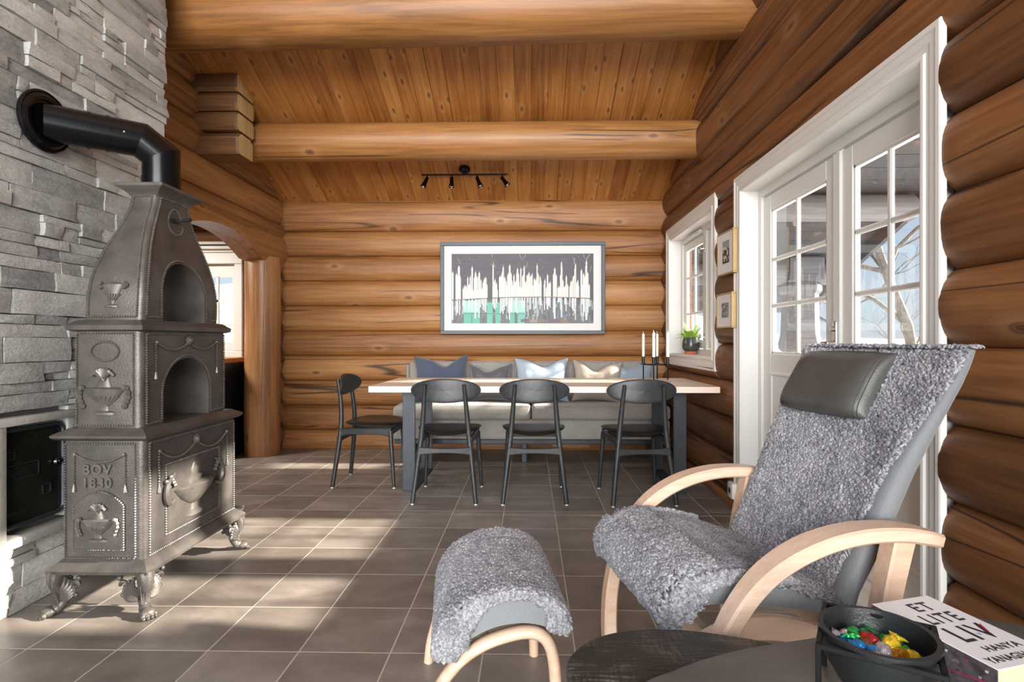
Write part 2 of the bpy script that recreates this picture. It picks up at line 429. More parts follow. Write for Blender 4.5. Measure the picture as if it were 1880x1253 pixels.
def log(mb, axis, a0, a1, z0, z1, base, d, bulge=.08, t0=0., t1=0., r0=0., r1=0., c0=-9., c1=99., seed=0, mi=0, cap0=False, cap1=False):
    H = (z1 - z0) / 2; zc = (z0 + z1) / 2
    n = max(3, int((a1 - a0) / .09)); A = set(a0 + (a1 - a0) * i / n for i in range(n + 1))
    for q, (t, r) in enumerate(((t0, r0), (t1, r1))):
        L = max(t, r)
        if L:
            for i in range(9): A.add(a0 + L * i / 8 if q == 0 else a1 - L * i / 8)
    A = sorted(A); nz = 15; rings = []; fl = []; f0 = len(mb.m)
    lo = max(z0, c0); hi = min(z1, c1)
    for a in A:
        ring = []
        for j in range(nz):
            z = lo + (hi - lo) * (.5 - .5 * math.cos(PI * j / (nz - 1))); w = min(1, abs((z - zc) / H))
            h = bulge * max(0., 1 - w ** 2.8) ** .6
            cutf = 0
            for t, s in ((t0, a - a0), (t1, a1 - a)):
                if t and s < t * 1.3:
                    lim_ = bulge * (1. - max(0., w - (s / t) * 1.05 + .05) * 1.25)
                    if lim_ < h: h = lim_; cutf = 1
            fl.append(cutf)
            for r, s in ((r0, a - a0), (r1, a1 - a)):
                if r and s < r: h *= math.sqrt(max(0., 1 - (1 - s / r) ** 2))
            h = max(h, 0.)
            if h > .01: h += noise.noise(Vector((a * 1.1, z * 4, seed * 7.3))) * .009
            ring.append((a, h, z))
        ring = [(a, -.05, lo)] + ring + [(a, -.05, hi)]
        rings.append([(p[0], base + d * p[1], p[2]) if axis == 'x' else (base + d * p[1], p[0], p[2]) for p in ring])
    mb.loft(rings, True, True, None, mi)
    if t0 or t1:
        n_ = nz + 2
        for i in range(len(rings) - 1):
            for j in range(nz - 1):
                if fl[i * nz + j] + fl[i * nz + j + 1] + fl[(i + 1) * nz + j] + fl[(i + 1) * nz + j + 1] >= 3: mb.m[f0 + i * n_ + j + 1] = 1

# back wall -------------------------------------------------
mb = MB(); k = 0
zb = [-.07 + .0 , .18, .425, .67, .915, 1.16, 1.41, 1.655, 1.90, 2.145, 2.47]
for i in range(len(zb) - 1):
    log(mb, 'x', -2.52, 1.40, zb[i], zb[i + 1], BACK, -1, .062, .21, .15, seed=i)
mb.box(-2.6, 1.6, BACK + .03, BACK + .22, 0, 2.6)
struct(mb.build('wall_back', [M['log_x'], M['hewn']], smooth=50), 'end wall of stacked golden brown round logs behind the sofa', 'wall')

# right wall with window and door openings ------------------
DY0, DY1, DZ = 1.83, 3.405, 1.998         # door opening
WY0, WY1, WZ0, WZ1 = 3.925, 5.13, .944, 1.998
mb = MB()
for k in range(-1, 20):
    z0 = .06 + HL * k; z1 = z0 + HL
    if z1 < .02: continue
    yend = min(5.43, (4.6 - z0) / .4 + .02)
    if yend < -1: break
    iv = [(-1.2, yend)]
    cc = {}
    if z0 < DZ - .02: iv = [(-1.2, DY0 - .064), (DY1 + .082, yend)]
    if z1 > WZ0 + .0 and z0 < WZ1 - .02:
        new = []
        for a, b in iv:
            if a < WY0 < b: new += [(a, WY0 - .062), (WY1 + .076, b)]
            else: new.append((a, b))
        iv = new
    for a, b in iv:
        if b - a < .03: continue
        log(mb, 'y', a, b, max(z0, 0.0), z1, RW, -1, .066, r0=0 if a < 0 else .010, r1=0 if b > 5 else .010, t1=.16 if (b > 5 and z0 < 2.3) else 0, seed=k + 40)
        cc[k] = 1
    if z0 < WZ0 < z1:   # log under the window sill is cut level below the sill trim
        log(mb, 'y', WY0 - .05, WY1 + .05, z0, z1, RW, -1, .066, c1=.87, seed=k + 80)
yz = lambda a, b, d: (d, a, b)
def yzbox(y0, y1, z0, z1): mb.box(RW + .02, RW + .108, y0, y1, z0, z1)
yzbox(-1.2, DY0 - .02, 0, 3.9); mb.prism([(DY0 - .02, DZ + .02), (WY0 - .02, DZ + .02), (WY0 - .02, CZ(WY0) + .1), (DY0 - .02, CZ(DY0) + .1)], RW + .02, RW + .108, yz)
yzbox(DY1 + .02, WY0 - .02, 0, DZ + .05); yzbox(WY0 - .03, WY1 + .03, 0, WZ0 - .02)
mb.prism([(WY0 - .03, WZ1 + .02), (5.68, WZ1 + .02), (5.68, CZ(5.68) + .1), (WY0 - .03, CZ(WY0) + .1)], RW + .02, RW + .108, yz); yzbox(WY1 + .02, 5.68, 0, WZ1 + .05)
struct(mb.build('wall_right', [M['log_y_shade'], M['hewn']], smooth=50), 'long red brown log wall on the right with the window and the balcony door', 'wall')

# left log wall, above and beside the kitchen opening --------
mb = MB(); OPEN0, OPEN1 = 3.50, 5.04
for k in range(0, 16):
    z0 = .06 + HL * k - .06; z1 = z0 + HL
    yend = min(5.43, (4.6 - z0) / .4 + .02)
    if yend < 2.9: break
    if z0 < 1.85:
        log(mb, 'y', 5.17, 5.43, z0, z1, LW, 1, .062, t0=.05, t1=.14, seed=k + 120)
        log(mb, 'y', 2.7, OPEN0, z0, z1, LW, 1, .062, r1=.05, seed=k + 140)
    else:
        log(mb, 'y', 2.7, yend, max(z0, 2.04), z1, LW, 1, .062, t1=.14 if z0 < 2.35 else 0, seed=k + 160)
# lintel log carved to an arch
def arch_z(y):
    t = (y - 4.25) / .62
    return 1.965 - .15 * min(1.6, abs(t)) ** 2.2
rings = []
for i in range(60):
    y = 2.9 + (5.40 - 2.9) * i / 59; zl = arch_z(y) if 3.5 < y < 5.02 else 1.80
    zl = max(zl, 1.80); zt = 2.09; ring = [(LW - .13, zl), ]
    for j in range(9):
        z = zl + (zt - zl) * j / 8; w = abs((z - 1.93) / .17); ring.append((LW + .085 * max(0., 1 - min(1, w) ** 2.5) ** .55 + .01, z))
    ring.append((LW - .13, zt)); rings.append([(x, y, z) for x, z in ring])
mb.loft(rings, True, True)
mb.prism([(2.7, 2.02), (5.7, 2.02), (5.7, CZ(5.7) + .1), (2.7, CZ(2.7) + .1)], LW - .2, LW - .03, yz)
mb.box(LW - .2, LW - .03, 2.7, OPEN0 - .02, 0, 2.1); mb.box(LW - .2, LW - .03, 5.2, 5.6, 0, 2.1)
wl = struct(mb.build('wall_left', [M['log_left'], M['hewn']], smooth=50), 'left log wall with an arched lintel over the kitchen opening', 'wall')
# crossing log ends stacked above the beam end
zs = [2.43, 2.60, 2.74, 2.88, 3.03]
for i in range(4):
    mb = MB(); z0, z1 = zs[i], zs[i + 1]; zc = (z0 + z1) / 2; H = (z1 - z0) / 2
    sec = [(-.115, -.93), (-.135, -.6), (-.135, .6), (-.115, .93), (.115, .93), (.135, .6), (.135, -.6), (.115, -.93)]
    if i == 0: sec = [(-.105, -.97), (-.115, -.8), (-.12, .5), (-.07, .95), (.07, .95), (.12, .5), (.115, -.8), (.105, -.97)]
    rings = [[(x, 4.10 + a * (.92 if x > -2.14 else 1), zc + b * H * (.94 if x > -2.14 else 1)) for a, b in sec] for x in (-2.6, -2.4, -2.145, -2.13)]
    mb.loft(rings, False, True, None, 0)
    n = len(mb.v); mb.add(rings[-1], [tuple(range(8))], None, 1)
    mb.build('log_end', [M['log_shaded'], M['endgrain']], wl, 30)

# ceiling: boards along the slope ---------------------------------
mb = MB(); x = -2.62; i = 0
sl = math.atan(.40)
while x < 1.6:
    w = .1255; c = .004
    sec = [(x + .0006, .02), (x + .0006, c), (x + c, 0), (x + w - c, 0), (x + w - .0006, c), (x + w - .0006, .02)]
    rings = []
    for y in [5.52, 4.5, 3.4, 2.2, .9, -.3]:
        rings.append([(a, y, CZ(y) + b) for a, b in sec])
    mb.loft(rings, True, True); x += w; i += 1
mb.prism([(5.75, CZ(5.75) + .022), (-.3, CZ(-.3) + .022), (-.3, CZ(-.3) + .4), (5.75, CZ(5.75) + .4)], -2.75, 1.62, yz)
struct(mb.build('ceiling', M['board'], smooth=30), 'sloped ceiling of knotty golden pine boards', 'ceiling')

# floor ----------------------------------------------------------
mb = MB(); mb.box(-5.2, 1.60, -3.2, 5.62, -.06, 0.)
struct(mb.build('floor', M['tile'], smooth=0), 'floor of square grey brown tiles with pale joints', 'floor')

# baseboards -----------------------------------------------------
mb = MB(); mb.rbox(-2.44, 1.29, 5.372, 5.40, 0, .075, .006)
struct(mb.build('baseboard_back', M['log_x']), 'low wooden skirting along the end wall', 'baseboard')
mb = MB(); mb.rbox(1.285, 1.30, 3.47, 5.36, 0, .07, .004); 
struct(mb.build('baseboard_right', M['log_y_shade']), 'low wooden skirting along the right log wall', 'baseboard')

# beams ----------------------------------------------------------
def beam(name, label, y, z, r, x0, x1, seed, slope=0., taper=0.):
    mb = MB(); rings = []; n = 26; xs = [x0 + (x1 - x0) * i / 40 for i in range(41)]
    for x in xs:
        f = (x - x0) / (x1 - x0); rr = r * (1 + taper * (f - .5)); ring = []
        s = x1 - x
        for j in range(n):
            th = 2 * PI * j / n; q = rr * (1 + .025 * noise.noise(Vector((x * .8, th, seed))))
            dy, dz = q * math.cos(th), q * math.sin(th)
            if s < .28: # carved scarf at the wall end
                lim = rr * (.80 + .2 * s / .28)
                dy = max(-lim, min(lim, dy))
            ring.append((x, y + dy, z + dz + slope * (f - .5)))
        rings.append(ring)
    mb.loft(rings, True, True)
    tag(mb.build(name, M['beam'], smooth=50), label, 'beam')
beam('log_beam', 'round log roof beam just in front of the spotlight bar, left end behind stacked log ends', 4.42, 2.665, .148, -2.6, 1.40, 3)
beam('log_beam', 'thickest log roof beam, nearest to the viewer at the top edge', 3.40, 3.085, .182, -2.6, 1.40, 9, slope=.06, taper=.03)

# post -------------------------------------------------------------
mb = MB(); rings = []
for i in range(24):
    z = 1.84 * i / 23; r = .158 - .004 * i / 23; n = 28
    rings.append([(-2.50 + (r + .006 * noise.noise(Vector((math.cos(t) * 1.5, math.sin(t) * 1.5, z * 1.3)))) * math.cos(t), 5.12 + (r + .006 * noise.noise(Vector((math.cos(t) * 1.5, math.sin(t) * 1.5, z * 1.3)))) * math.sin(t), z) for t in [2 * PI * j / n for j in range(n)]])
mb.loft(rings, True, True)
tag(mb.build('log_post', M['log_z'], smooth=50), 'upright round log post carrying the arched lintel at the kitchen opening', 'post')

# stone chimney wall -------------------------------------------------
rs = random.Random(5); mb = MB(); X0 = -1.995
SD = (2.015, 2.335, .315, .745)           # recess for the soot door
def stone(y0, y1, z0, z1):
    if y1 > SD[0] and y0 < SD[1] and z1 > SD[2] and z0 < SD[3]:
        if y0 < SD[0] - .05: stone(y0, SD[0] - .002, z0, z1)
        elif y1 > SD[1] + .05: stone(SD[1] + .002, y1, z0, z1)
        return
    g = .0016; y0 += g; y1 -= g; z0 += g; z1 -= g
    if y1 - y0 < .012 or z1 - z0 < .008: return
    pr = rs.choice([0, .003, .006, .009, .013, .018]) ; tl = rs.uniform(-.006, .006); tz = rs.uniform(-.005, .005)
    ny = max(2, int((y1 - y0) / .05)); nz = 3; sd = rs.random() * 90
    P = []
    for j in range(nz + 1):
        for i in range(ny + 1):
            u, w = i / ny, j / nz; y = y0 + (y1 - y0) * u; z = z0 + (z1 - z0) * w
            e = (i in (0, ny)) or (j in (0, nz))
            hh = pr + tl * (u - .5) + tz * (w - .5) + .007 * noise.noise(Vector((y * 14, z * 22, sd))) - (.006 if e else 0)
            jy = .004 * noise.noise(Vector((y * 9, z * 31, sd + 5))) ; jz = .0035 * noise.noise(Vector((y * 11, z * 17, sd + 9)))
            P.append((X0 + hh, y + jy, z + jz))
    F = []; W = ny + 1
    for j in range(nz):
        for i in range(ny): F.append((j * W + i, j * W + i + 1, (j + 1) * W + i + 1, (j + 1) * W + i))
    rim = [i for i in range(W)] + [j * W + ny for j in range(1, nz + 1)] + [nz * W + i for i in range(ny - 1, -1, -1)] + [j * W for j in range(nz - 1, 0, -1)]
    o = len(P)
    for q in rim: P.append((X0 - .06, P[q][1], P[q][2]))
    for q in range(len(rim)): F.append((rim[q], o + q, o + (q + 1) % len(rim), rim[(q + 1) % len(rim)]))
    mb.add(P, F)
z = 0.; YE = 2.985
while z < 3.75:
    h = rs.choice([.045, .055, .065, .08, .09, .1]); y = .9
    while y < YE - .02:
        L = rs.uniform(.12, .40); y1 = min(YE, y + L)
        if YE - y1 < .07: y1 = YE
        ye = y1 + (rs.uniform(-.012, .016) if y1 == YE else 0)
        if rs.random() < .42 and h > .06:
            q = z + h * rs.uniform(.35, .65); ym = rs.uniform(.3, .7) * (y1 - y) + y
            if rs.random() < .5: stone(y, ye, z, q); stone(y, ym, q, z + h); stone(ym, ye, q, z + h)
            else: stone(y, ym, z, q); stone(ym, ye, z, q); stone(y, ye, q, z + h)
        else: stone(y, ye, z, z + h)
        y = y1
    z += h
ws = struct(mb.build('wall_stone', M['stone'], smooth=30), 'chimney breast faced with pale grey split slate ledgestones', 'wall')
mb = MB(); mb.box(-2.62, -2.03, .9, 2.96, 0, 3.75); mb.build('mortar_core', M['mortar'], ws, 0)
mb = MB()
mb.rbox(-2.05, -1.962, SD[0] - .03, SD[0] + .018, SD[2] - .02, SD[3] - .01, .004); mb.rbox(-2.05, -1.972, SD[1] - .018, SD[1] + .03, SD[2], SD[3] + .01, .004)
mb.rbox(-2.05, -1.958, SD[0] - .03, SD[1] + .03, SD[3] - .01, SD[3] + .02, .004); mb.rbox(-2.05, -1.952, SD[0] - .05, SD[1] + .03, SD[2] - .045, SD[2] - .008, .004)
mb.build('stone_surround', M['slab'], ws, 30)

# ------------------------------------------------------------------ trims, window, door
def casing(mb, y0, y1, z0, z1, w, x, closed=True, t=.020):
    """mitred profiled casing; outer size y0..y1, z0..z1"""
    prof = [(0, -.05), (0, .9), (.05, 1.), (.12, 1.), (.2, 1.), (.26, .78), (.52, .72), (.58, .52), (.74, .5), (.80, .8), (.90, .85), (.97, .75), (1., .5), (1., -.05)]
    P = [(o * w, x + t - h * t if h > 0 else x + t + .002) for o, h in prof]
    if closed: c = [(1, 1, 0, 0), (1, -1, 0, 1), (-1, -1, 1, 1), (-1, 1, 1, 0), (1, 1, 0, 0)]
    else: c = [(1, 0, 0, 0), (1, -1, 0, 1), (-1, -1, 1, 1), (-1, 0, 1, 0)]
    rings = [[(X, (y1 if iy else y0) + sy * o, (z1 if iz else z0) + sz * o) for o, X in P] for sy, sz, iy, iz in c]
    mb.loft(rings, not closed, False)
TX = 1.284
mb = MB(); casing(mb, 1.751, 3.502, 0, 2.077, .10, TX, False)
struct(mb.build('trim_1', M['white'], smooth=20), 'white profiled casing around the balcony door', 'trim')
mb = MB(); casing(mb, 3.850, 5.222, .847, 2.094, .095, TX)
struct(mb.build('trim_2', M['white'], smooth=20), 'white profiled casing around the small window', 'trim')
# jamb linings
mb = MB(); JX0, JX1 = 1.299, 1.462
mb.box(JX0, JX1, DY1 - .0, DY1 + .02, 0, DZ); mb.box(JX0, JX1, DY0 - .02, DY0, 0, DZ); mb.box(JX0, JX1, DY0 - .02, DY1 + .02, DZ - .02, DZ + .005)
mb.box(1.30, 1.462, DY0, DY1, -.0, .028)
struct(mb.build('trim_3', M['white2'], smooth=0), 'smooth white lining of the door recess', 'trim')
mb = MB(); mb.box(JX0, JX1, WY1 - .005, WY1 + .02, WZ0 - .02, WZ1); mb.box(JX0, JX1, WY0 - .02, WY0 + .005, WZ0 - .02, WZ1)
mb.box(JX0, JX1, WY0, WY1, WZ1 - .015, WZ1 + .01); mb.box(JX0, JX1, WY0, WY1, WZ0 - .02, WZ0 + .005)
struct(mb.build('trim_4', M['white2'], smooth=0), 'smooth white lining and sill of the small window', 'trim')

def sash(mb, y0, y1, z0, z1, x0, x1, st, ny, zmunt, top=None, bot=None, mw=.022, mi=0):
    top = top or st; bot = bot or st
    x1 = x0 + .034
    mb.rbox(x0, x1, y0, y0 + st, z0, z1, .004, 1); mb.rbox(x0, x1, y1 - st, y1, z0, z1, .004, 1)
    mb.rbox(x0, x1, y0 + st, y1 - st, z1 - top, z1, .004, 1); mb.rbox(x0, x1, y0 + st, y1 - st, z0, z0 + bot, .004, 1)
    # glazing beads
    b = .011
    for a in (y0 + st, y1 - st - b): mb.box(x0 + .006, x0 + .028, a, a + b, z0 + bot, z1 - top)
    for a in (z0 + bot, z1 - top - b): mb.box(x0 + .006, x0 + .028, y0 + st, y1 - st, a, a + b)
    xm = x0 + .014
    for i in range(1, ny):
        y = y0 + st + (y1 - y0 - 2 * st) * i / ny; mb.rbox(xm - .009, xm + .009, y - mw / 2, y + mw / 2, z0 + bot, z1 - top, .006, 1)
    for z in zmunt: mb.rbox(xm - .008, xm + .008, y0 + st, y1 - st, z - mw / 2, z + mw / 2, .006, 1)
# door: frame + two leaves
dr = thing('door_1', 'white double balcony door with six panes in each leaf', 'door', (1.44, 2.58, 0)); tag(dr, kind='structure')
Dm = Matrix.Translation((-1.44, -2.58, 0))
def dpart(mb, name, mat, smooth=25, parent=None):
    mb.v = [(x - 1.44, y - 2.58, z) for x, y, z in mb.v]; return mb.build(name, mat, parent or dr, smooth)
mb = MB(); fx0, fx1 = 1.40, 1.462
mb.box(fx0, fx1, DY1 - .045, DY1, .028, DZ - .02); mb.box(fx0, fx1, DY0, DY0 + .045, .028, DZ - .02); mb.box(fx0, fx1, DY0 + .045, DY1 - .045, DZ - .07, DZ - .02); mb.box(fx0, fx1, DY0 + .045, DY1 - .045, .029, .06)
dpart(mb, 'door_frame', M['white'])
ymid = 2.55
for (a, b) in ((ymid + .012, DY1 - .048), (DY0 + .048, ymid - .012)):
    mb = MB(); x0, x1 = 1.415, 1.455
    sash(mb, a, b, .062, DZ - .075, x0, x1, .095, 2, [1.265, 1.535], top=.095, bot=.925, mw=.026)
    # recessed lower panel
    mb.box(x0 + .02, x1 - .01, a + .095, b - .095, .25, .85)
    for (p, q, r_, s_) in ((a + .10, b - .10, .86, .88), (a + .10, b - .10, .2, .22), (a + .10, a + .12, .22, .86), (b - .12, b - .10, .22, .86)): mb.rbox(x0 - .008, x0 + .01, p, q, r_, s_, .004, 1)
    lf = dpart(mb, 'door_leaf', M['white'])
    mb = MB(); mb.box(1.428, 1.431, a + .09, b - .09, .985, DZ - .165); dpart(mb, 'glass', M['glass'], 0, lf)
mb = MB(); mb.rbox(1.403, 1.418, ymid - .03, ymid + .03, .062, DZ - .075, .004, 1); dpart(mb, 'cover_strip', M['white'])
mb = MB(); mb.rbox(1.392, 1.404, ymid - .016, ymid + .016, .96, 1.15, .004, 2)
mb.tube([(1.395, ymid, 1.05), (1.36, ymid, 1.05)], .009, 10); mb.tube([(1.365, ymid - .005, 1.052), (1.358, ymid + .03, 1.05), (1.357, ymid + .075, 1.035), (1.359, ymid + .115, 1.0)], [.009, .009, .008, .007], 10)
mb.tube([(1.395, ymid, 1.115), (1.375, ymid, 1.115)], .012, 10)
tag(dpart(mb, 'door_handle', M['chrome'], 40), 'chrome lever handle on a long plate')
mb = MB(); mb.lathe([(.0, 0), (.024, 0), (.024, .003), (0, .003)], 20, Matrix.Translation((1.425, 2.98, 1.70)) @ Matrix.Rotation(-PI / 2, 4, 'Y'))  # thin flat white disc on the pane
tag(dpart(mb, 'round_disc', M['plastic']), 'round white disc on the pane')

# small window
wn = thing('window_1', 'white side hung window with small panes above the sill', 'window', (1.44, 4.46, .95)); tag(wn, kind='structure')
def wpart(mb, name, mat, smooth=25, parent=None):
    mb.v = [(x - 1.44, y - 4.46, z - .95) for x, y, z in mb.v]; return mb.build(name, mat, parent or wn, smooth)
mb = MB(); fx0 = 1.40
mb.box(fx0, 1.462, WY1 - .055, WY1 - .005, WZ0 + .005, WZ1 - .015); mb.box(fx0, 1.462, WY0 + .005, WY0 + .055, WZ0 + .005, WZ1 - .015)
mb.box(fx0, 1.462, WY0 + .055, WY1 - .055, WZ1 - .06, WZ1 - .015); mb.box(fx0, 1.462, WY0 + .055, WY1 - .055, WZ0 + .005, WZ0 + .05); mb.box(fx0, 1.462, 4.40, 4.47, WZ0 + .05, WZ1 - .06)
mb.rbox(fx0 - .025, fx0, 4.5, 4.85, WZ1 - .058, WZ1 - .03, .004, 1)
wpart(mb, 'window_frame', M['white'])
for a, b in ((4.475, WY1 - .058), (WY0 + .058, 4.395)):
    mb = MB(); sash(mb, a, b, WZ0 + .055, WZ1 - .065, 1.415, 1.46, .055, 2, [1.30, 1.62], mw=.022); sa = wpart(mb, 'sash', M['white'])
    mb = MB(); mb.box(1.428, 1.431, a + .05, b - .05, WZ0 + .1, WZ1 - .11); wpart(mb, 'glass', M['glass'], 0, sa)
for z in (1.09, 1.80):
    mb = MB(); mb.rbox(1.396, 1.404, 4.425, 4.445, z - .03, z + .03, .002, 1); mb.tube([(1.396, 4.435, z), (1.375, 4.44, z), (1.37, 4.49, z - .004), (1.385, 4.52, z - .02), (1.405, 4.51, z - .03)], .005, 8); mb.ball((1.372, 4.46, z + .012), .010)
    tag(wpart(mb, 'window_hook', M['chrome'], 40), 'small chrome window catch')

# kitchen beyond the arch ---------------------------------------------
mb = MB()
for k in range(9):
    z0 = .06 + HL * k
    for a, b in ((-5.2, -3.62), (-2.86, -2.6)) if .85 < z0 + HL / 2 < 1.9 else ((-5.2, -2.6),):
        log(mb, 'x', a, b, z0, z0 + HL, BACK + .02, -1, .07, seed=k + 300)
mb.box(-5.2, -3.58, BACK + .03, BACK + .2, 0, 2.5); mb.box(-3.6, -2.88, BACK + .03, BACK + .2, 0, .95); mb.box(-3.6, -2.88, BACK + .03, BACK + .2, 1.83, 2.5); mb.box(-2.9, -2.55, BACK + .03, BACK + .2, 0, 2.5)
struct(mb.build('wall_kitchen', M['log_x'], smooth=50), 'log wall of the kitchen beyond the archway', 'wall')
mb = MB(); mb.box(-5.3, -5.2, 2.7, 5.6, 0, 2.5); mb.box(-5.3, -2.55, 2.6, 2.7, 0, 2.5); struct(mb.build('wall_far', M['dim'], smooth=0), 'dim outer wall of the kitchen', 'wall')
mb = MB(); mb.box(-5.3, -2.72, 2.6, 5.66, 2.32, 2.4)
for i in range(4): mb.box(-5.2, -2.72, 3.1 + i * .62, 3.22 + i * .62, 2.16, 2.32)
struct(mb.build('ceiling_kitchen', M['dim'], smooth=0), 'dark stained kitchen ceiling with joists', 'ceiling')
wk = thing('window_2', 'bright white kitchen window seen through the archway', 'window', (-3.24, 5.42, .95)); tag(wk, kind='structure')
def kpart(mb, name, mat, smooth=25):
    mb.v = [(x + 3.24, y - 5.42, z - .95) for x, y, z in mb.v]; return mb.build(name, mat, wk, smooth)
mb = MB()
for (a, b, c_, d_) in ((-3.66, -3.58, .961, 1.819), (-2.90, -2.82, .961, 1.819), (-3.66, -2.82, 1.82, 1.93), (-3.66, -2.82, .88, .96)): mb.rbox(a, b, 5.355, 5.39, c_, d_, .006, 1)
mb.rbox(-3.7, -2.78, 5.34, 5.40, 1.93, 1.955, .005, 1)
for (a, b, c_, d_) in ((-3.59, -3.53, 1.051, 1.699), (-2.95, -2.89, 1.051, 1.699), (-3.59, -2.89, 1.70, 1.84), (-3.59, -2.89, .95, 1.05)): mb.box(a, b, 5.42, 5.47, c_, d_)
for xx in (-3.34, -3.11): mb.box(xx - .012, xx + .012, 5.43, 5.46, 1.0, 1.75)
for zz in (1.22, 1.46): mb.box(-3.55, -2.92, 5.43, 5.46, zz - .012, zz + .012)
kpart(mb, 'window_frame', M['white'])
mb = MB(); mb.box(-3.55, -2.92, 5.444, 5.448, 1.0, 1.75); kpart(mb, 'glass', M['glass'], 0)
mb = MB(); mb.rbox(-3.75, -2.74, 5.30, 5.33, 2.0, 2.03, .004, 1); mb.rbox(-3.75, -2.74, 5.29, 5.33, 1.955, 1.985, .004, 1)
tag(mb.build('curtain_rail', M['white']), 'white double curtain rail above the kitchen window', 'curtain rail')
ck = thing('kitchen_cabinet', 'dark blue black kitchen base cabinet beyond the archway', 'cabinet', (-3.4, 5.1, 0))
mb = MB(); mb.box(-1.0, .68, -.26, .27, .09, .86); mb.box(-1.0, .68, -.22, .27, 0, .09); mb.build('body', M['cabinet'], ck, 0)
for i in range(4):
    mb = MB(); a = -.98 + i * .415; mb.rbox(a, a + .40, -.285, -.262, .11, .84, .004, 1)
    for (p, q, r_, s_) in ((a + .05, a + .36, .17, .185), (a + .05, a + .36, .77, .785), (a + .05, a + .065, .186, .769), (a + .345, a + .36, .186, .769)): mb.box(p, q, -.292, -.284, r_, s_)
    d_ = mb.build('door', M['cabinet'], ck, 20); mb = MB(); mb.ball((a + .37, -.30, .7), .014); mb.build('knob', M['chrome'], d_)
mb = MB(); mb.rbox(-4.45, -2.70, 4.79, 5.37, .862, .905, .006)
tag(mb.build('worktop', M['counter']), 'oiled wooden kitchen worktop under the bright kitchen window', 'worktop')
# ------------------------------------------------------------------ cast iron stove
SX, SY = -1.655, 2.435
stv = thing('wood_stove', 'three tiered antique cast iron wood stove on clawed feet beside the stone wall', 'stove', (SX, SY, 0))
T1 = (-1.815, -1.492, 2.105, 2.765, .20, .678); T2 = (-1.795, -1.525, 2.135, 2.735, .715, 1.105)
def S(mb, name, mat=None, parent=None, smooth=35, label=None):
    mb.v = [(x - SX, y - SY, z) for x, y, z in mb.v]
    o = mb.build(name, mat or M['iron'], parent or stv, smooth)
    if label: o['label'] = label
    return o
def plate(mb, x0, x1, y0, y1, prof):
    """moulded plate: prof = [(outset, z)...]"""
    rings = [[(x0 - o, y0 - o, z), (x1 + o, y0 - o, z), (x1 + o, y1 + o, z), (x0 - o, y1 + o, z)] for o, z in prof]
    mb.loft(rings, True, True)
def shell(x0, x1, y0, y1, z0, z1, c=.022):
    sec = []
    for cx, cy, a0 in ((x1 - c, y0 + c, -90), (x1 - c, y1 - c, 0), (x0 + c, y1 - c, 90), (x0 + c, y0 + c, 180)):
        for k in range(6):
            a = math.radians(a0 + 90 * k / 5); sec.append((cx + c * math.cos(a), cy + c * math.sin(a)))
    mb = MB(); mb.loft([[(x, y, z) for x, y in sec] for z in (z0, z1)], True, True); return mb
def bd(parent, pts, closed=False, r=.0050):
    mb = MB(); beads(mb, pts, .0104, r, closed); S(mb, 'bead_moulding', M['iron_hi'], parent)
def beads(mb, pts, sp=.0088, r=.0046, closed=False, n=6, m=4):
    P = [Vector(p) for p in pts]
    if closed: P.append(P[0])
    acc = 0.; nxt = 0.
    for a, b in zip(P, P[1:]):
        L = (b - a).length
        if L < 1e-6: continue
        while nxt <= acc + L:
            mb.ball(a + (b - a) * ((nxt - acc) / L), r, n, m); nxt += sp
        acc += L
def fF(x0, y, z0): return lambda a, b, h=0.: (x0 + a, y - h, z0 + b)      # front face (towards the viewer)
def fS(x, y0, z0): return lambda a, b, h=0.: (x + h, y0 + a, z0 + b)      # long side face
def rect(f, a0, a1, b0, b1, h=.002): return [f(a0, b0, h), f(a1, b0, h), f(a1, b1, h), f(a0, b1, h)]
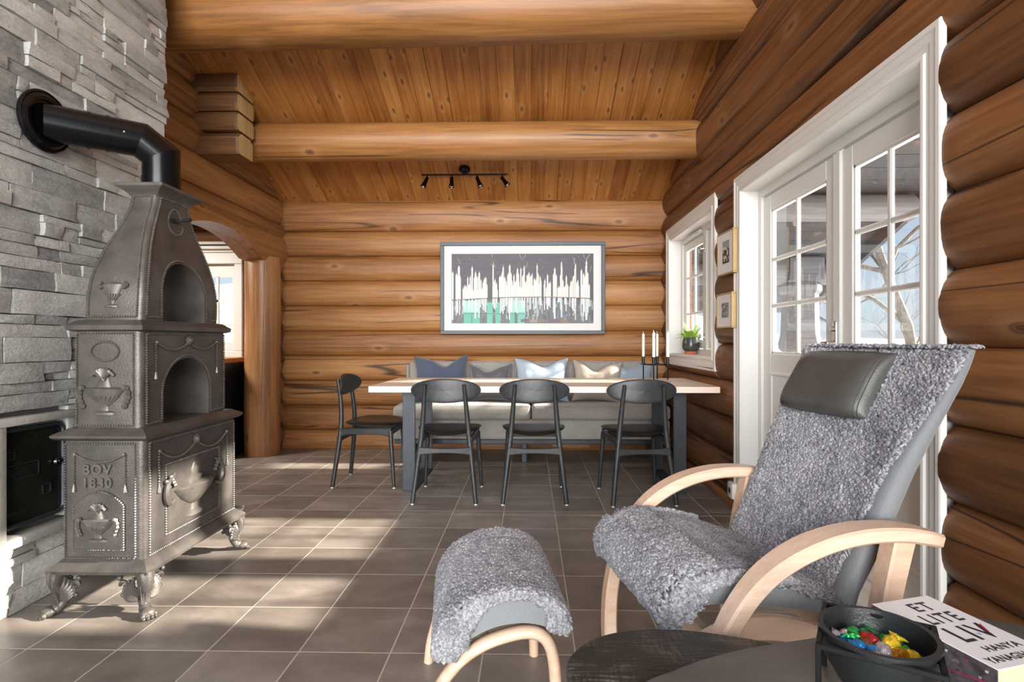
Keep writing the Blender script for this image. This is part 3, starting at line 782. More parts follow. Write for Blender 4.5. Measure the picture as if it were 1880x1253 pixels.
def urn(mb, f, ca, b0, s, kind=0):
    """low relief vase: lathe profile flattened on the face"""
    pr = [(.30, 0), (.30, .06), (.14, .10), (.10, .20), (.16, .25), (.38, .45), (.52, .62), (.55, .66), (.48, .68), (.20, .70), (.15, .85), (.10, .95)]
    if kind == 1: pr = [(.25, 0), (.25, .05), (.08, .12), (.10, .20), (.22, .40), (.36, .70), (.42, .80), (.30, .84), (.08, .90), (.04, 1.1)]
    if kind == 2: pr = [(.26, 0), (.26, .05), (.13, .10), (.10, .22), (.22, .27), (.44, .40), (.60, .56), (.64, .60), (.58, .62), (.22, .66), (.24, .74), (.10, .78), (.13, .88), (.02, 1.02)]
    rings = []
    for r, z in pr:
        rings.append([f(ca + r * s * math.cos(PI * j / 8), b0 + z * s, r * s * .34 * math.sin(PI * j / 8)) for j in range(9)])
    mb.loft(rings, True, False)
    w = .55 if kind == 0 else (.42 if kind == 1 else .64); zt = .64 if kind != 1 else .8
    if kind == 2: zt = .58
    for sg in (-1, 1):
        if kind == 2:   # curled handles
            pts = [f(ca + sg * (w + .02) * s, b0 + zt * s - .12 * s, .008), f(ca + sg * (w + .18) * s, b0 + (zt - .16) * s, .012), f(ca + sg * (w + .27) * s, b0 + zt * s, .014), f(ca + sg * (w + .22) * s, b0 + (zt + .22) * s, .012), f(ca + sg * (w + .02) * s, b0 + (zt + .36) * s, .010)]
            mb.tube(crom(pts, 4), [.004 + .040 * s * math.sin(PI * i / 16) for i in range(17)], 6)
            for q in range(7): mb.ball(f(ca + sg * (w + .02 + .04 * q) * s, b0 + (zt + .14 + .06 * (q % 4)) * s, .010), .010, 5, 4)
        else:
            L = .45 if kind == 0 else .12
            for q in range(9): mb.ball(f(ca + sg * (w + .03 + .05 * math.sin(q * .5)) * s, b0 + (zt + .03 - L * q / 8) * s, .006), (.055 if q % 2 else .075) * s, 5, 4)
            mb.ball(f(ca + sg * w * s, b0 + (zt + .04) * s, .008), .075 * s, 6, 4)
    if kind == 0:   # spray of leaves
        for q in range(7):
            an = PI / 2 + (q - 3) * .33; pts = [f(ca + .02 * s * (q - 3), b0 + .88 * s, .006), f(ca + .22 * s * math.cos(an), b0 + (.92 + .26 * math.sin(an)) * s, .012), f(ca + .32 * s * math.cos(an), b0 + (.90 + .30 * math.sin(an) - .08) * s, .010)]
            mb.tube(crom(pts, 3), .045 * s, 5)
    for q in range(9): # gadroon ribs
        a = PI * (q + 1) / 10; rr = .50 if kind == 0 else .40
        mb.tube([f(ca + .14 * s * math.cos(a), b0 + .25 * s, .14 * s * .34 * math.sin(a)), f(ca + rr * .8 * s * math.cos(a), b0 + .47 * s, rr * .8 * s * .36 * math.sin(a))], .012 * s + .0006, 4)
def garland(mb, f, a0, a1, bt, sag, drop, mid=True):
    am = (a0 + a1) / 2
    spans = [(a0, am), (am, a1)] if mid else [(a0, a1)]
    for p, q in spans:
        pts = [f(p + (q - p) * t / 14, bt - sag * 4 * (t / 14) * (1 - t / 14), .004) for t in range(15)]; beads(mb, pts, .0075, .0052)
    for a in (a0, a1):
        pts = [f(a - .004 if a == a0 else a + .004, bt - drop * t / 8, .004) for t in range(9)]; beads(mb, pts, .011, .0046)
        mb.ball(f(a, bt, .005), .008, 7, 5); mb.lathe([(.003, 0), (.008, -.02), (.009, -.03), (0, -.031)], 8, Matrix.Translation(f(a - .004 if a == a0 else a + .004, bt - drop, .004)))
    if mid:
        mb.ball(f(am, bt + .008, .004), .017, 10, 6)
        for q in range(8): mb.ball(f(am + .015 * math.cos(q * PI / 4), bt + .008 + .015 * math.sin(q * PI / 4), .006), .007, 6, 4)

# tier 1: firebox
fb = S(shell(*T1), 'firebox')
mb = MB(); plate(mb, T1[0], T1[1], T1[2], T1[3], [(.012, .158), (.034, .166), (.036, .178), (.026, .190), (.010, .202), (0, .212)])
mb.rbox(T1[0] + .02, T1[1] - .005, T1[3] + .0, T1[3] + .10, .176, .186, .003); mb.rbox(T1[0] + .02, T1[1] - .005, T1[3] + .09, T1[3] + .10, .176, .20, .003)
S(mb, 'base_plate')
mb = MB(); plate(mb, T1[0], T1[1], T1[2], T1[3], [(0, .672), (.016, .678), (.026, .686), (.027, .695), (.016, .702), (-.004, .712), (-.012, .718)])
S(mb, 'top_plate')
W1 = T1[1] - T1[0]; H1 = T1[5] - T1[4]; D1 = T1[3] - T1[2]
f = fF(T1[0], T1[2], T1[4]); g = fS(T1[1], T1[2], T1[4])
bd(fb, rect(f, .014, W1 - .034, .018, H1 - .016), True); bd(fb, rect(g, .03, D1 - .016, .018, H1 - .018), True); bd(fb, rect(g, .125, D1 - .145, .065, H1 - .125), True)
mb = MB(); garland(mb, g, .085, D1 - .085, H1 - .062, .045, .135); S(mb, 'garland_relief', M['iron_hi'], fb)
mb = MB(); urn(mb, g, D1 / 2 - .01, .095, .225, 2); S(mb, 'urn_relief', M['iron_hi'], fb)
mb = MB(); garland(mb, f, .055, W1 - .075, H1 - .058, .03, .115, False); S(mb, 'garland_relief', M['iron_hi'], fb)
Mt = Matrix.Translation((-.018, T1[2] - SY - .0035, T1[4] + .345)) @ Matrix.Rotation(PI / 2, 4, 'X')
tx = text('cast_lettering', 'B\u00d6V\n1830', .052, Mt, M['iron_hi'], fb, .004, spacing=1.18, offset=.0015)
# firebox door
w0, w1 = .046, W1 - .072; arch = [(w0, .045), (w1, .045)]
for i in range(13):
    t = i / 12; arch.append((w1 + (w0 - w1) * t, .225 + .055 * math.sin(PI * t) ** .8))
mb = MB(); mb.prism(arch, 0, .006, lambda a, b, d: f(a, b, d)); fd = S(mb, 'firebox_door', M['iron'], fb)
mb = MB(); beads(mb, [f(a, b, .006) for a, b in [(w0 + .005, .05), (w1 - .005, .05)] + [(w1 - .005 - (w1 - w0 - .01) * i / 12, .223 + .052 * math.sin(PI * i / 12) ** .8) for i in range(13)]], .0098, .0046, True)
S(mb, 'bead_moulding', M['iron_hi'], fb); mb = MB(); urn(mb, lambda a, b, h=0.: f(a, b, h + .006), (w0 + w1) / 2, .085, .125, 0)
S(mb, 'door_relief', M['iron_hi'], fb)

# tier 2 with an arched opening
W2 = T2[1] - T2[0]; H2 = T2[5] - T2[4]; D2 = T2[3] - T2[2]
ob = S(shell(*T2), 'middle_tier')
def archpoly(y0, y1, zb_, zspring, zt):
    P = [(y0, zb_), (y1, zb_)]
    for i in range(21):
        a = PI * i / 20; P.append(((y0 + y1) / 2 + (y1 - y0) / 2 * math.cos(a), zspring + (zt - zspring) * math.sin(a)))
    return P
A2 = archpoly(2.268 - SY, 2.592 - SY, .60, .84, .985); A3 = archpoly(2.295 - SY, 2.592 - SY, 1.10, 1.25, 1.405)
def cutter(P):
    mb = MB(); mb.prism(P, -.6, .6, lambda a, b, d: (d, a, b)); return mb.build('cut', M['iron_dark'], None, 0)
c_ = cutter(A2); c_.location = (SX, SY, 0); bool_cut(ob, c_)
f2 = fF(T2[0], T2[2], T2[4]); g2 = fS(T2[1], T2[2], T2[4])
bd(ob, rect(f2, .014, W2 - .03, .012, H2 - .014), True)
a0 = 2.268 - T2[2]; a1 = 2.592 - T2[2]
pts = [g2(a, b, .002) for a, b in [(a0 - .012, .014), (.03, .014), (.03, H2 - .016), (D2 - .016, H2 - .016), (D2 - .016, .014), (a1 + .012, .014)]]; bd(ob, pts)
pts = [g2(a0 - .012, .014, .002)] + [g2((a0 + a1) / 2 - ((a1 - a0) / 2 + .012) * math.cos(PI * i / 24), .84 - T2[4] + (.157) * math.sin(PI * i / 24), .002) for i in range(25)] + [g2(a1 + .012, .014, .002)]
bd(ob, pts)
mb = MB(); garland(mb, g2, .085, D2 - .085, H2 - .05, .032, .12); S(mb, 'garland_relief', M['iron_hi'], ob); mb = MB(); urn(mb, f2, W2 / 2 - .01, .055, .155, 0)
ring = [f2(W2 / 2 - .008 + .055 * math.cos(2 * PI * i / 40), H2 - .085 + .038 * math.sin(2 * PI * i / 40), .003) for i in range(40)]
S(mb, 'urn_relief', M['iron_hi'], ob); mb = MB(); beads(mb, ring, .0085, .0055, True); S(mb, 'oval_relief', M['iron_hi'], ob)
mb = MB(); plate(mb, T2[0], T2[1], T2[2], T2[3], [(0, 1.098), (.018, 1.104), (.020, 1.122), (.008, 1.130), (-.010, 1.144)])
S(mb, 'shelf_plate')

# tier 3: ogee hood
CX3, CY3 = -1.665, 2.437
HX = [(1.143, .120), (1.25, .121), (1.33, .115), (1.42, .099), (1.48, .086), (1.54, .073), (1.60, .064), (1.70, .060)]
HY = [(1.143, .268), (1.25, .267), (1.33, .256), (1.42, .228), (1.48, .203), (1.54, .172), (1.60, .142), (1.65, .122), (1.70, .113)]
CYz = [(1.143, 2.437), (1.7, 2.462)]
def hx(z): return sum(interp(HX, z + d) for d in (-.03, -.015, 0, .015, .03)) / 5
def hy(z): return sum(interp(HY, z + d) for d in (-.03, -.015, 0, .015, .03)) / 5
rings = []
for i in range(40):
    z = 1.143 + .557 * i / 39; x, y = hx(z), hy(z); c = .02; cy = interp(CYz, z); ring = []
    for sx_, sy_, a0_ in ((1, -1, -90), (1, 1, 0), (-1, 1, 90), (-1, -1, 180)):
        for k in range(5):
            a = math.radians(a0_ + 90 * k / 4); ring.append((CX3 + sx_ * (x - c) + c * math.cos(a), cy + sy_ * (y - c) + c * math.sin(a), z))
    rings.append(ring)
mb = MB(); mb.loft(rings, True, True); hd = S(mb, 'upper_hood', smooth=40)
c_ = cutter(A3); c_.location = (SX, SY, 0); bool_cut(hd, c_)
def fr3(u, z, h=.002): return (CX3 + u * (hx(z) - .022), interp(CYz, z) - hy(z) - h, z)
def sd3(u, z, h=.002): return (CX3 + hx(z) + h, interp(CYz, z) + u * (hy(z) - .022), z)
Z = [1.158 + (1.685 - 1.158) * i / 30 for i in range(31)]
bd(hd, [fr3(-1, z) for z in Z] + [fr3(1, z) for z in Z[::-1]], True)
bd(hd, [sd3(-1, z) for z in Z] + [sd3(1, z) for z in Z[::-1]])
ya, yb = 2.295, 2.592; ym = (ya + yb) / 2
def on(y, z): return (CX3 + hx(z) + .002, y, z)
bd(hd, [sd3(-1, 1.158), on(ya - .012, 1.158), on(ya - .012, 1.25)] + [on(ym - ((yb - ya) / 2 + .012) * math.cos(PI * i / 24), 1.25 + .167 * math.sin(PI * i / 24)) for i in range(25)] + [on(yb + .012, 1.25), on(yb + .012, 1.158), sd3(1, 1.158)])
mb = MB(); beads(mb, [sd3(.0 + .40 * math.cos(2 * PI * i / 36), 1.595 + .058 * math.sin(2 * PI * i / 36)) for i in range(36)], .0085, .0045, True); S(mb, 'oval_relief', M['iron_hi'], hd)
mb = MB(); urn(mb, lambda a, b, h=0.: (CX3 + a, interp(CYz, b) - hy(b) - h, b), -.005, 1.195, .115, 1); S(mb, 'urn_relief', M['iron_hi'], hd)
zz = 1.60; px_ = CX3 + hx(zz)
mb = MB(); mb.ball((px_ + .004, 2.455, zz), (.006, .03, .012), 10, 6); mb.tube([(px_, 2.455, zz), (px_ + .05, 2.455, zz + .002)], .006, 8); mb.tube([(px_ + .04, 2.455, zz + .002), (px_ + .075, 2.452, zz + .006)], [.008, .009], 8)
S(mb, 'damper_handle', M['iron_dark'])
mb = MB(); cy = 2.462
rings = [[(CX3 - x, cy - y, z), (CX3 + x, cy - y, z), (CX3 + x, cy + y, z), (CX3 - x, cy + y, z)] for x, y, z in ((.062, .116, 1.69), (.066, .120, 1.697), (.074, .128, 1.705), (.086, .14, 1.714), (.098, .146, 1.720), (.104, .150, 1.724), (.104, .150, 1.736), (.098, .146, 1.738))]
mb.loft(rings, True, True); S(mb, 'cornice_plate', smooth=25)

# clawed legs
def stove_leg(cx, cy, dx, dy):
    """corner leg; (dx,dy) = outward signs"""
    mb = MB(); d = Vector((dx * .8, dy * .6, 0)).normalized(); o = Vector((cx, cy, 0))
    path = [(.012, .165), (.018, .14), (.012, .11), (-.004, .085), (-.010, .06), (.002, .035), (.02, .022)]
    pts = crom([o + d * a + Vector((0, 0, z)) for a, z in path], 4); n = len(pts)
    mb.tube(pts, [.033 - .016 * min(1, i / (n * .62)) + (.004 if i > n * .8 else 0) for i in range(n)], 10)
    s = d.cross(Vector((0, 0, 1)))
    c = o + d * .036
    mb.ball(tuple(c + Vector((0, 0, .020))), (.030, .030, .021), 12, 7)
    for q in (-1.5, -.5, .5, 1.5):
        p = c + s * q * .0135 + d * (.022 - .004 * abs(q)); mb.ball((p.x, p.y, .0125), (.0105, .0105, .0125), 8, 6); mb.ball((p.x + d.x * .009, p.y + d.y * .009, .0075), (.007, .007, .0075), 7, 5)
    for i in range(5):  # fluting of the shin
        q = (i - 2) * .011; mb.tube([o + d * (.034 - abs(q) * .3) + s * q + Vector((0, 0, .16)), o + d * (.036 - abs(q) * .4) + s * q * .9 + Vector((0, 0, .12)), o + d * (.010 + .01 - abs(q) * .3) + s * q * .6 + Vector((0, 0, .08)), o + d * (.012) + s * q * .5 + Vector((0, 0, .05))], .005, 5)
    for ax in ((-dx, 0), (0, -dy)):   # acanthus wings under both edges of the plate
        e = Vector((ax[0], ax[1], 0)); nrm = Vector((dx if ax[0] == 0 else 0, dy if ax[1] == 0 else 0, 0))
        b0 = o + nrm * .016
        for k in range(6):
            a = .25 + k * .24; L = .075 - .004 * k
            p0 = b0 + Vector((0, 0, .095 - .006 * k)) + e * .008
            p2 = b0 + e * (L * math.sin(a) + .01) + Vector((0, 0, .095 + L * math.cos(a) * .82 - .012))
            if p2.z > .158: p2.z = .158
            pm = (p0 + p2) / 2 + e * .008 + Vector((0, 0, -.006)) + nrm * .008
            mb.tube(crom([p0, pm, p2], 4), [.006, .009, .010, .011, .010, .009, .008, .006, .003], 6)
            mb.ball(tuple(p2), .0085, 6, 5)
        sp = [b0 + e * (.062 + .020 * (1 - t / 14) * math.cos(t * .55)) + Vector((0, 0, .118 + .022 * (1 - t / 14) * math.sin(t * .55))) for t in range(13)]
        mb.tube(sp, [.006 + .003 * math.sin(t) for t in range(13)], 6); mb.ball(tuple(b0 + e * .082 + Vector((0, 0, .148))), .011, 7, 5); mb.ball(tuple(b0 + e * .07 + Vector((0, 0, .083))), .009, 7, 5)
    S(mb, 'clawed_leg', M['iron'], None, 50)
for dx, dy in ((-1, -1), (1, -1), (-1, 1), (1, 1)):
    stove_leg(T1[1] + .0 if dx > 0 else T1[0], T1[2] if dy < 0 else T1[3], dx, dy)

# flue pipe -----------------------------------------------------------
fp = thing('stove_pipe', 'black enamelled flue pipe bending from the stove top into the stone wall', 'pipe', (-1.665, 2.462, 1.738))
def Pp(mb, name, label=None, mat=None):
    mb.v = [(x + 1.665, y - 2.462, z - 1.738) for x, y, z in mb.v]; o = mb.build(name, mat or M['pipe'], fp, 40)
    if label: o['label'] = label
A_ = Vector((-1.974, 2.204, 1.952)); B_ = Vector((-1.725, 2.412, 1.952)); Cc = Vector((-1.665, 2.462, 1.895)); Dd = Vector((-1.665, 2.462, 1.740)); r = .0745
hd_ = (B_ - A_).normalized()
def mitre(name, p, q, n0, n1, r):
    """pipe piece from p to q, cut by planes with normals n0,n1"""
    d = (q - p).normalized(); u = Vector((0, 0, 1)); u = (u - d * u.dot(d))
    u = u.normalized() if u.length > .01 else hd_; w = d.cross(u); mb = MB(); rings = []
    for c_, nn in ((p, n0), (q, n1)):
        rings.append([c_ + (v := u * r * math.cos(2 * PI * j / 32) + w * r * math.sin(2 * PI * j / 32)) - d * (v.dot(nn) / d.dot(nn)) for j in range(32)])
    mb.loft(rings, True, True); Pp(mb, name)
d1, d2, d3 = (B_ - A_).normalized(), (Cc - B_).normalized(), (Dd - Cc).normalized()
mitre('pipe_section', A_, B_, d1, (d1 + d2).normalized(), r); mitre('elbow_section', B_, Cc, (d1 + d2).normalized(), (d2 + d3).normalized(), r); mitre('pipe_section', Cc, Dd, (d2 + d3).normalized(), d3, r)
for t_, L_, e_ in ((.42, .014, .0025), (.62, .012, .003)):
    mb = MB(); q = A_.lerp(B_, t_); mb.tube([q, q + d1 * L_], r + e_, 32); Pp(mb, 'joint_collar')
mb = MB(); mb.tube([Dd + Vector((0, 0, .003)), Dd + Vector((0, 0, .055))], r + .003, 32); Pp(mb, 'joint_collar')
mb = MB(); mb.lathe([(.05, 0), (.122, 0), (.124, .010), (.118, .016), (.112, .012), (.106, .018), (.098, .024), (.084, .022), (.080, .012), (.05, .010)], 48, Matrix.Translation((-1.974, 2.203, 1.952)) @ Matrix.Rotation(PI / 2, 4, 'Y'))
Pp(mb, 'wall_rosette')
mb = MB(); p = A_.lerp(B_, .8) + Vector((.045, -.052, .0)); mb.ball(tuple(p + Vector((.004, -.004, 0))), .006, 8, 5); Pp(mb, 'rivet', None, M['chrome'])

# soot door in the chimney ----------------------------------------------
sd = thing('soot_door', 'dark steel soot cleaning door let into the stone wall behind the stove', 'soot door', (-2.0, 2.175, .53))
def Sd(mb, name, mat, parent=None, smooth=30, label=None):
    mb.v = [(x + 2.0, y - 2.175, z - .53) for x, y, z in mb.v]; o = mb.build(name, mat, parent or sd, smooth)
    if label: o['label'] = label
    return o
def rr(y0, y1, z0, z1, r, n=6):
    P = []
    for cy, cz, a0 in ((y1 - r, z0 + r, -90), (y1 - r, z1 - r, 0), (y0 + r, z1 - r, 90), (y0 + r, z0 + r, 180)):
        P += [(cy + r * math.cos(math.radians(a0 + 90 * k / n)), cz + r * math.sin(math.radians(a0 + 90 * k / n))) for k in range(n + 1)]
    return P
yzf = lambda a, b, d: (d, a, b)
mb = MB(); mb.prism(rr(2.02, 2.325, .33, .73, .03), -2.06, -2.02, yzf); Sd(mb, 'mounting_plate', M['slab'])
mb = MB(); ring = [(-1.985, a, b) for a, b in rr(2.03, 2.308, .345, .715, .03)]; mb.tube(ring + [ring[0], ring[1]], .0085, 8, cap=False); Sd(mb, 'frame_rim', M['steel'])
M['sootsteel'] = simple('blued_steel', '#33352f', .22, .6, var=.5, vs=4)
mb = MB(); mb.prism(rr(2.036, 2.302, .35, .71, .026), -2.02, -1.992, yzf); dp = Sd(mb, 'door_panel', M['sootsteel'])
mb = MB()
for (a, b, c_, d_) in ((2.05, 2.095, .60, .635), (2.05, 2.20, .52, .58), (2.215, 2.255, .43, .475)):
    for (p, q, r_, s_) in ((a, b, c_, c_ + .004), (a, b, d_ - .004, d_), (a, a + .004, c_, d_), (b - .004, b, c_, d_)): mb.box(-1.993, -1.989, p, q, r_, s_)
for i in range(4): mb.box(-1.993, -1.990, 2.065, 2.13 - .012 * (i % 2), .533 + .010 * i, .536 + .010 * i)
Sd(mb, 'embossing', M['steel'], dp)
mb = MB(); mb.lathe([(0, 0), (.016, 0), (.018, .012), (.013, .02), (0, .021)], 16, Matrix.Translation((-1.993, 2.275, .555)) @ Matrix.Rotation(PI / 2, 4, 'Y')); mb.rbox(-1.978, -1.966, 2.269, 2.281, .546, .564, .002); Sd(mb, 'latch_knob', M['darkchrome'])
Ry = Matrix.Rotation(PI / 2, 4, 'Z') @ Matrix.Rotation(PI / 2, 4, 'X')
text('lettering', 'Scanfirac', .030, Matrix.Translation((.0095, .055, .137)) @ Ry, M['chrome'], dp, .0006, sx=.85)
text('lettering', 'Vedimotes', .026, Matrix.Translation((.0095, -.07, -.145)) @ Ry, M['chrome'], dp, .0006, sx=.85)
# ------------------------------------------------------------------ dining table
tb = thing('dining_table', 'long dining table with pale oak top and dark flat steel legs', 'table', (.09, 4.09, 0))
mb = MB()
ys = [3.66, 3.80, 3.95, 4.10, 4.24, 4.38, 4.53]
for a, b in zip(ys, ys[1:]):
    mb.rbox(-1.165, 1.168, a - 4.09 + .0002, b - 4.09 - .0002, .716, .757, .0016, 1)
mb.build('tabletop', M['oak_top'], tb, 20)
for x in (-.935, .955):
    mb = MB(); w = .044
    mb.rbox(x - w, x + w, -.245, -.225, .012, .716, .002, 1); mb.rbox(x - w, x + w, .425, .445, .012, .716, .002, 1)
    mb.rbox(x - w, x + w, -.245, .445, 0, .012, .002, 1); mb.rbox(x - w, x + w, -.245, .445, .704, .7155, .002, 1)
    mb.build('leg_frame', M['steel'], tb, 20)
for x in (-1.1, -1.02):
    mb = MB(); mb.rbox(x, x + .03, -.30, -.27, .708, .716, .002, 1); mb.build('mounting_pad', M['black'], tb, 20)

# ------------------------------------------------------------------ dining chairs (x forward, origin under the seat)
def chair_proto():
    t = thing('dining_chair', 'x', 'chair')
    gl = M['plastic']
    def leg(pts, rad, sx=1.):
        mb = MB(); mb.tube(crom(pts, 5), rad, 10); o = mb.build('leg', M['blackwood'], t, 50)
        p = pts[0]; mb = MB(); mb.lathe([(.0, -.0), (.0105, .0), (.0105, .006), (0, .007)], 10, Matrix.Translation((p[0], p[1], 0))); mb.build('glide', gl, o)
    for s in (-1, 1):
        P = [(-.225, s * .206, .006), (-.195, s * .178, .25), (-.178, s * .155, .45), (-.186, s * .140, .62), (-.212, s * .128, .775)]
        n = 21; leg(P, [.0125 + .0055 * math.sin(PI * min(1, .12 + i / 20 * .9)) for i in range(n)])
        P = [(.222, s * .205, .006), (.205, s * .192, .22), (.190, s * .180, .41)]
        leg(P, [.0115 + .006 * i / 10 for i in range(11)])
        mb = MB()   # side rail, swelling into both legs
        pts = crom([(-.188, s * .166, .392), (-.12, s * .166, .402), (0, s * .171, .404), (.12, s * .176, .404), (.192, s * .180, .396)], 5); n = len(pts)
        mb.sweep(pts, (0, 1, 0), .022, [.050 + .03 * abs(2 * i / (n - 1) - 1) ** 5 for i in range(n)], r=.006); mb.build('side_rail', M['blackwood'], t, 40)
    mb = MB(); pts = [(-.199 + .008 * (1 - (2 * i / 14 - 1) ** 2), -.166 + .332 * i / 14, .342) for i in range(15)]
    mb.sweep(pts, (1, 0, 0), .017, [.034 + .020 * abs(2 * i / 14 - 1) ** 2 for i in range(15)], r=.005); mb.build('stretcher', M['blackwood'], t, 40)
    mb = MB(); pts = [(.185, -.172 + .344 * i / 6, .395) for i in range(7)]; mb.sweep(pts, (1, 0, 0), .02, .045, r=.004); mb.build('front_rail', M['blackwood'], t, 40)
    # saddle seat pad
    def seat_pt(u, v, top):
        # u -1..1 back to front, v -1..1
        k = (abs(u) ** 2.6 + abs(v) ** 2.6) ** (1 / 2.6) if (u or v) else 0
        x = .03 + .215 * u; hw = .215 + .018 * u
        y = hw * v
        z = .444 + .030 * (v ** 2) * (0.55 + .45 * (1 - u) / 2) - .010 * u * 0 + (.006 * (1 - v * v))
        th = .030 * max(0, 1 - k ** 5) ** .5
        return (x, y, z + (th * .55 if top else -th * .7))
    mb = MB(); n = 16; idx = []
    for top in (True, False):
        rings = []
        for i in range(9):
            r_ = 1 - (1 - i / 8) ** 1.8 if False else math.sin(PI / 2 * i / 8)
            rings.append([seat_pt(r_ * math.copysign(abs(math.cos(2 * PI * j / 40)) ** (2 / 2.6), math.cos(2 * PI * j / 40)), r_ * math.copysign(abs(math.sin(2 * PI * j / 40)) ** (2 / 2.6), math.sin(2 * PI * j / 40)), top) for j in range(40)])
        mb.loft(rings, False, True)
    mb.build('seat', M['leather'], t, 60)
    # oval curved backrest
    mb = MB(); A, B = .232, .078
    def bp(a, b, d):
        y = A * a; z = .735 + B * b; cur = -.205 + .055 * (y / A) ** 2 + .10 * (.735 - z) * -.35
        return (cur + d, y, z)
    for d, sg in ((-.008, -1), (.010, 1)):
        rings = []
        for i in range(8):
            q = math.sin(PI / 2 * i / 7); e = (1 - q ** 6) * .5
            ring = []
            for j in range(44):
                th = 2 * PI * j / 44; a = q * math.copysign(abs(math.cos(th)) ** .97, math.cos(th)); b = q * math.copysign(abs(math.sin(th)) ** .92, math.sin(th)); b *= (1.0 if b > 0 else 1.02)
                ring.append(bp(a, b, d * (.35 + .65 * (1 - q ** 8) ** .5)))
            rings.append(ring)
        mb.loft(rings, False, True)
    # rim between both faces
    n0 = len(mb.v); ring0 = [mb.v[7 * 44 + j] for j in range(44)]; ring1 = [mb.v[8 * 44 + 7 * 44 + j] for j in range(44)]
    mb.loft([ring0, ring1], False, True)
    mb.build('backrest', M['blackwood'], t, 50)
    return t
ch = chair_proto()
G = None
def mid(a, b): return ((a[0] + b[0]) / 2, (a[1] + b[1]) / 2)
spots = [((-.553, 3.785), 90, 'leftmost of the three black dining chairs standing with their backs to the viewer'),
         ((.030, 3.785), 91, 'middle one of the three black dining chairs with their backs to the viewer'),
         ((.722, 3.77), 94.5, 'rightmost black dining chair with its back to the viewer, in front of the candle holder'),
         ((-1.197, 4.155), 0, 'black dining chair standing alone at the left end of the table, seen from its side')]
for i, (p, a, lb) in enumerate(spots):
    o = ch if i == 0 else dup(ch)
    o.location = (p[0], p[1], 0); o.rotation_euler = (0, 0, math.radians(a)); o['label'] = lb; o['group'] = 'dining chairs round the table'

# ------------------------------------------------------------------ sofa bench
sf = thing('sofa', 'grey fabric dining sofa with two seat cushions behind the table', 'sofa', (.015, 5.05, 0))
def soft(mb, x0, x1, y0, y1, z0, z1, r, puff=.012, n=14, seed=0, M_=None):
    """upholstered block: rounded box with slight puff"""
    bm = bmesh.new(); bmesh.ops.create_cube(bm, size=1)
    for v in bm.verts: v.co = Vector(((x0 + x1) / 2 + v.co.x * (x1 - x0), (y0 + y1) / 2 + v.co.y * (y1 - y0), (z0 + z1) / 2 + v.co.z * (z1 - z0)))
    bmesh.ops.bevel(bm, geom=list(bm.edges), offset=r, segments=4, affect='EDGES', profile=.5)
    bmesh.ops.subdivide_edges(bm, edges=[e for e in bm.edges if e.calc_length() > .08], cuts=9, use_grid_fill=True)
    c = Vector(((x0 + x1) / 2, (y0 + y1) / 2, (z0 + z1) / 2))
    for v in bm.verts:
        u = 2 * (v.co.x - c.x) / (x1 - x0); w = 2 * (v.co.y - c.y) / (y1 - y0); k = 2 * (v.co.z - c.z) / (z1 - z0)
        v.co.z += puff * (1 - u * u) * (1 - w * w) * (1 if k > 0 else -.0)
        v.co.y += math.copysign(puff * .5 * (1 - u * u) * (1 - k * k), w)
        nz = noise.noise(v.co * 9 + Vector((seed, 0, 0))) * .003; v.co += v.co.normalized() * 0 + Vector((0, nz, nz))
    bm.verts.index_update()
    mb.add([v.co.copy() for v in bm.verts], [[v.index for v in f.verts] for f in bm.faces], M_); bm.free()
mb = MB(); soft(mb, -1.195, 1.195, -.28, .28, .205, .375, .018, .0); mb.build('seat_base', M['sofa'], sf, 50)
for a, b in ((-1.20, -.004), (.004, 1.20)):
    mb = MB(); soft(mb, a, b, -.30, .20, .377, .497, .032, .014, seed=a); mb.build('seat_cushion', M['sofa'], sf, 60)
for a, b in ((-1.16, -.004), (.004, 1.10)):
    mb = MB(); soft(mb, a, b, .17, .29, .44, .865, .035, .0, seed=a + 3); mb.build('back_cushion', M['sofa'], sf, 60)
for a, b in ((1.105, 1.195), (-1.195, -1.165)):
    mb = MB(); soft(mb, a, b, .205, .29, .50, .83, .013, .0); mb.build('side_wing', M['sofa'], sf, 60)
mb = MB(); mb.rbox(-1.19, 1.19, -.27, .28, .165, .205, .004, 1); mb.build('frame', M['steel'], sf, 20)
for x in (-1.12, -.06, 1.12):
    for y in (-.22, .24):
        mb = MB(); mb.rbox(x - .022, x + .022, y - .022, y + .022, 0, .166, .003, 1); mb.build('leg', M['steel'], sf, 20)

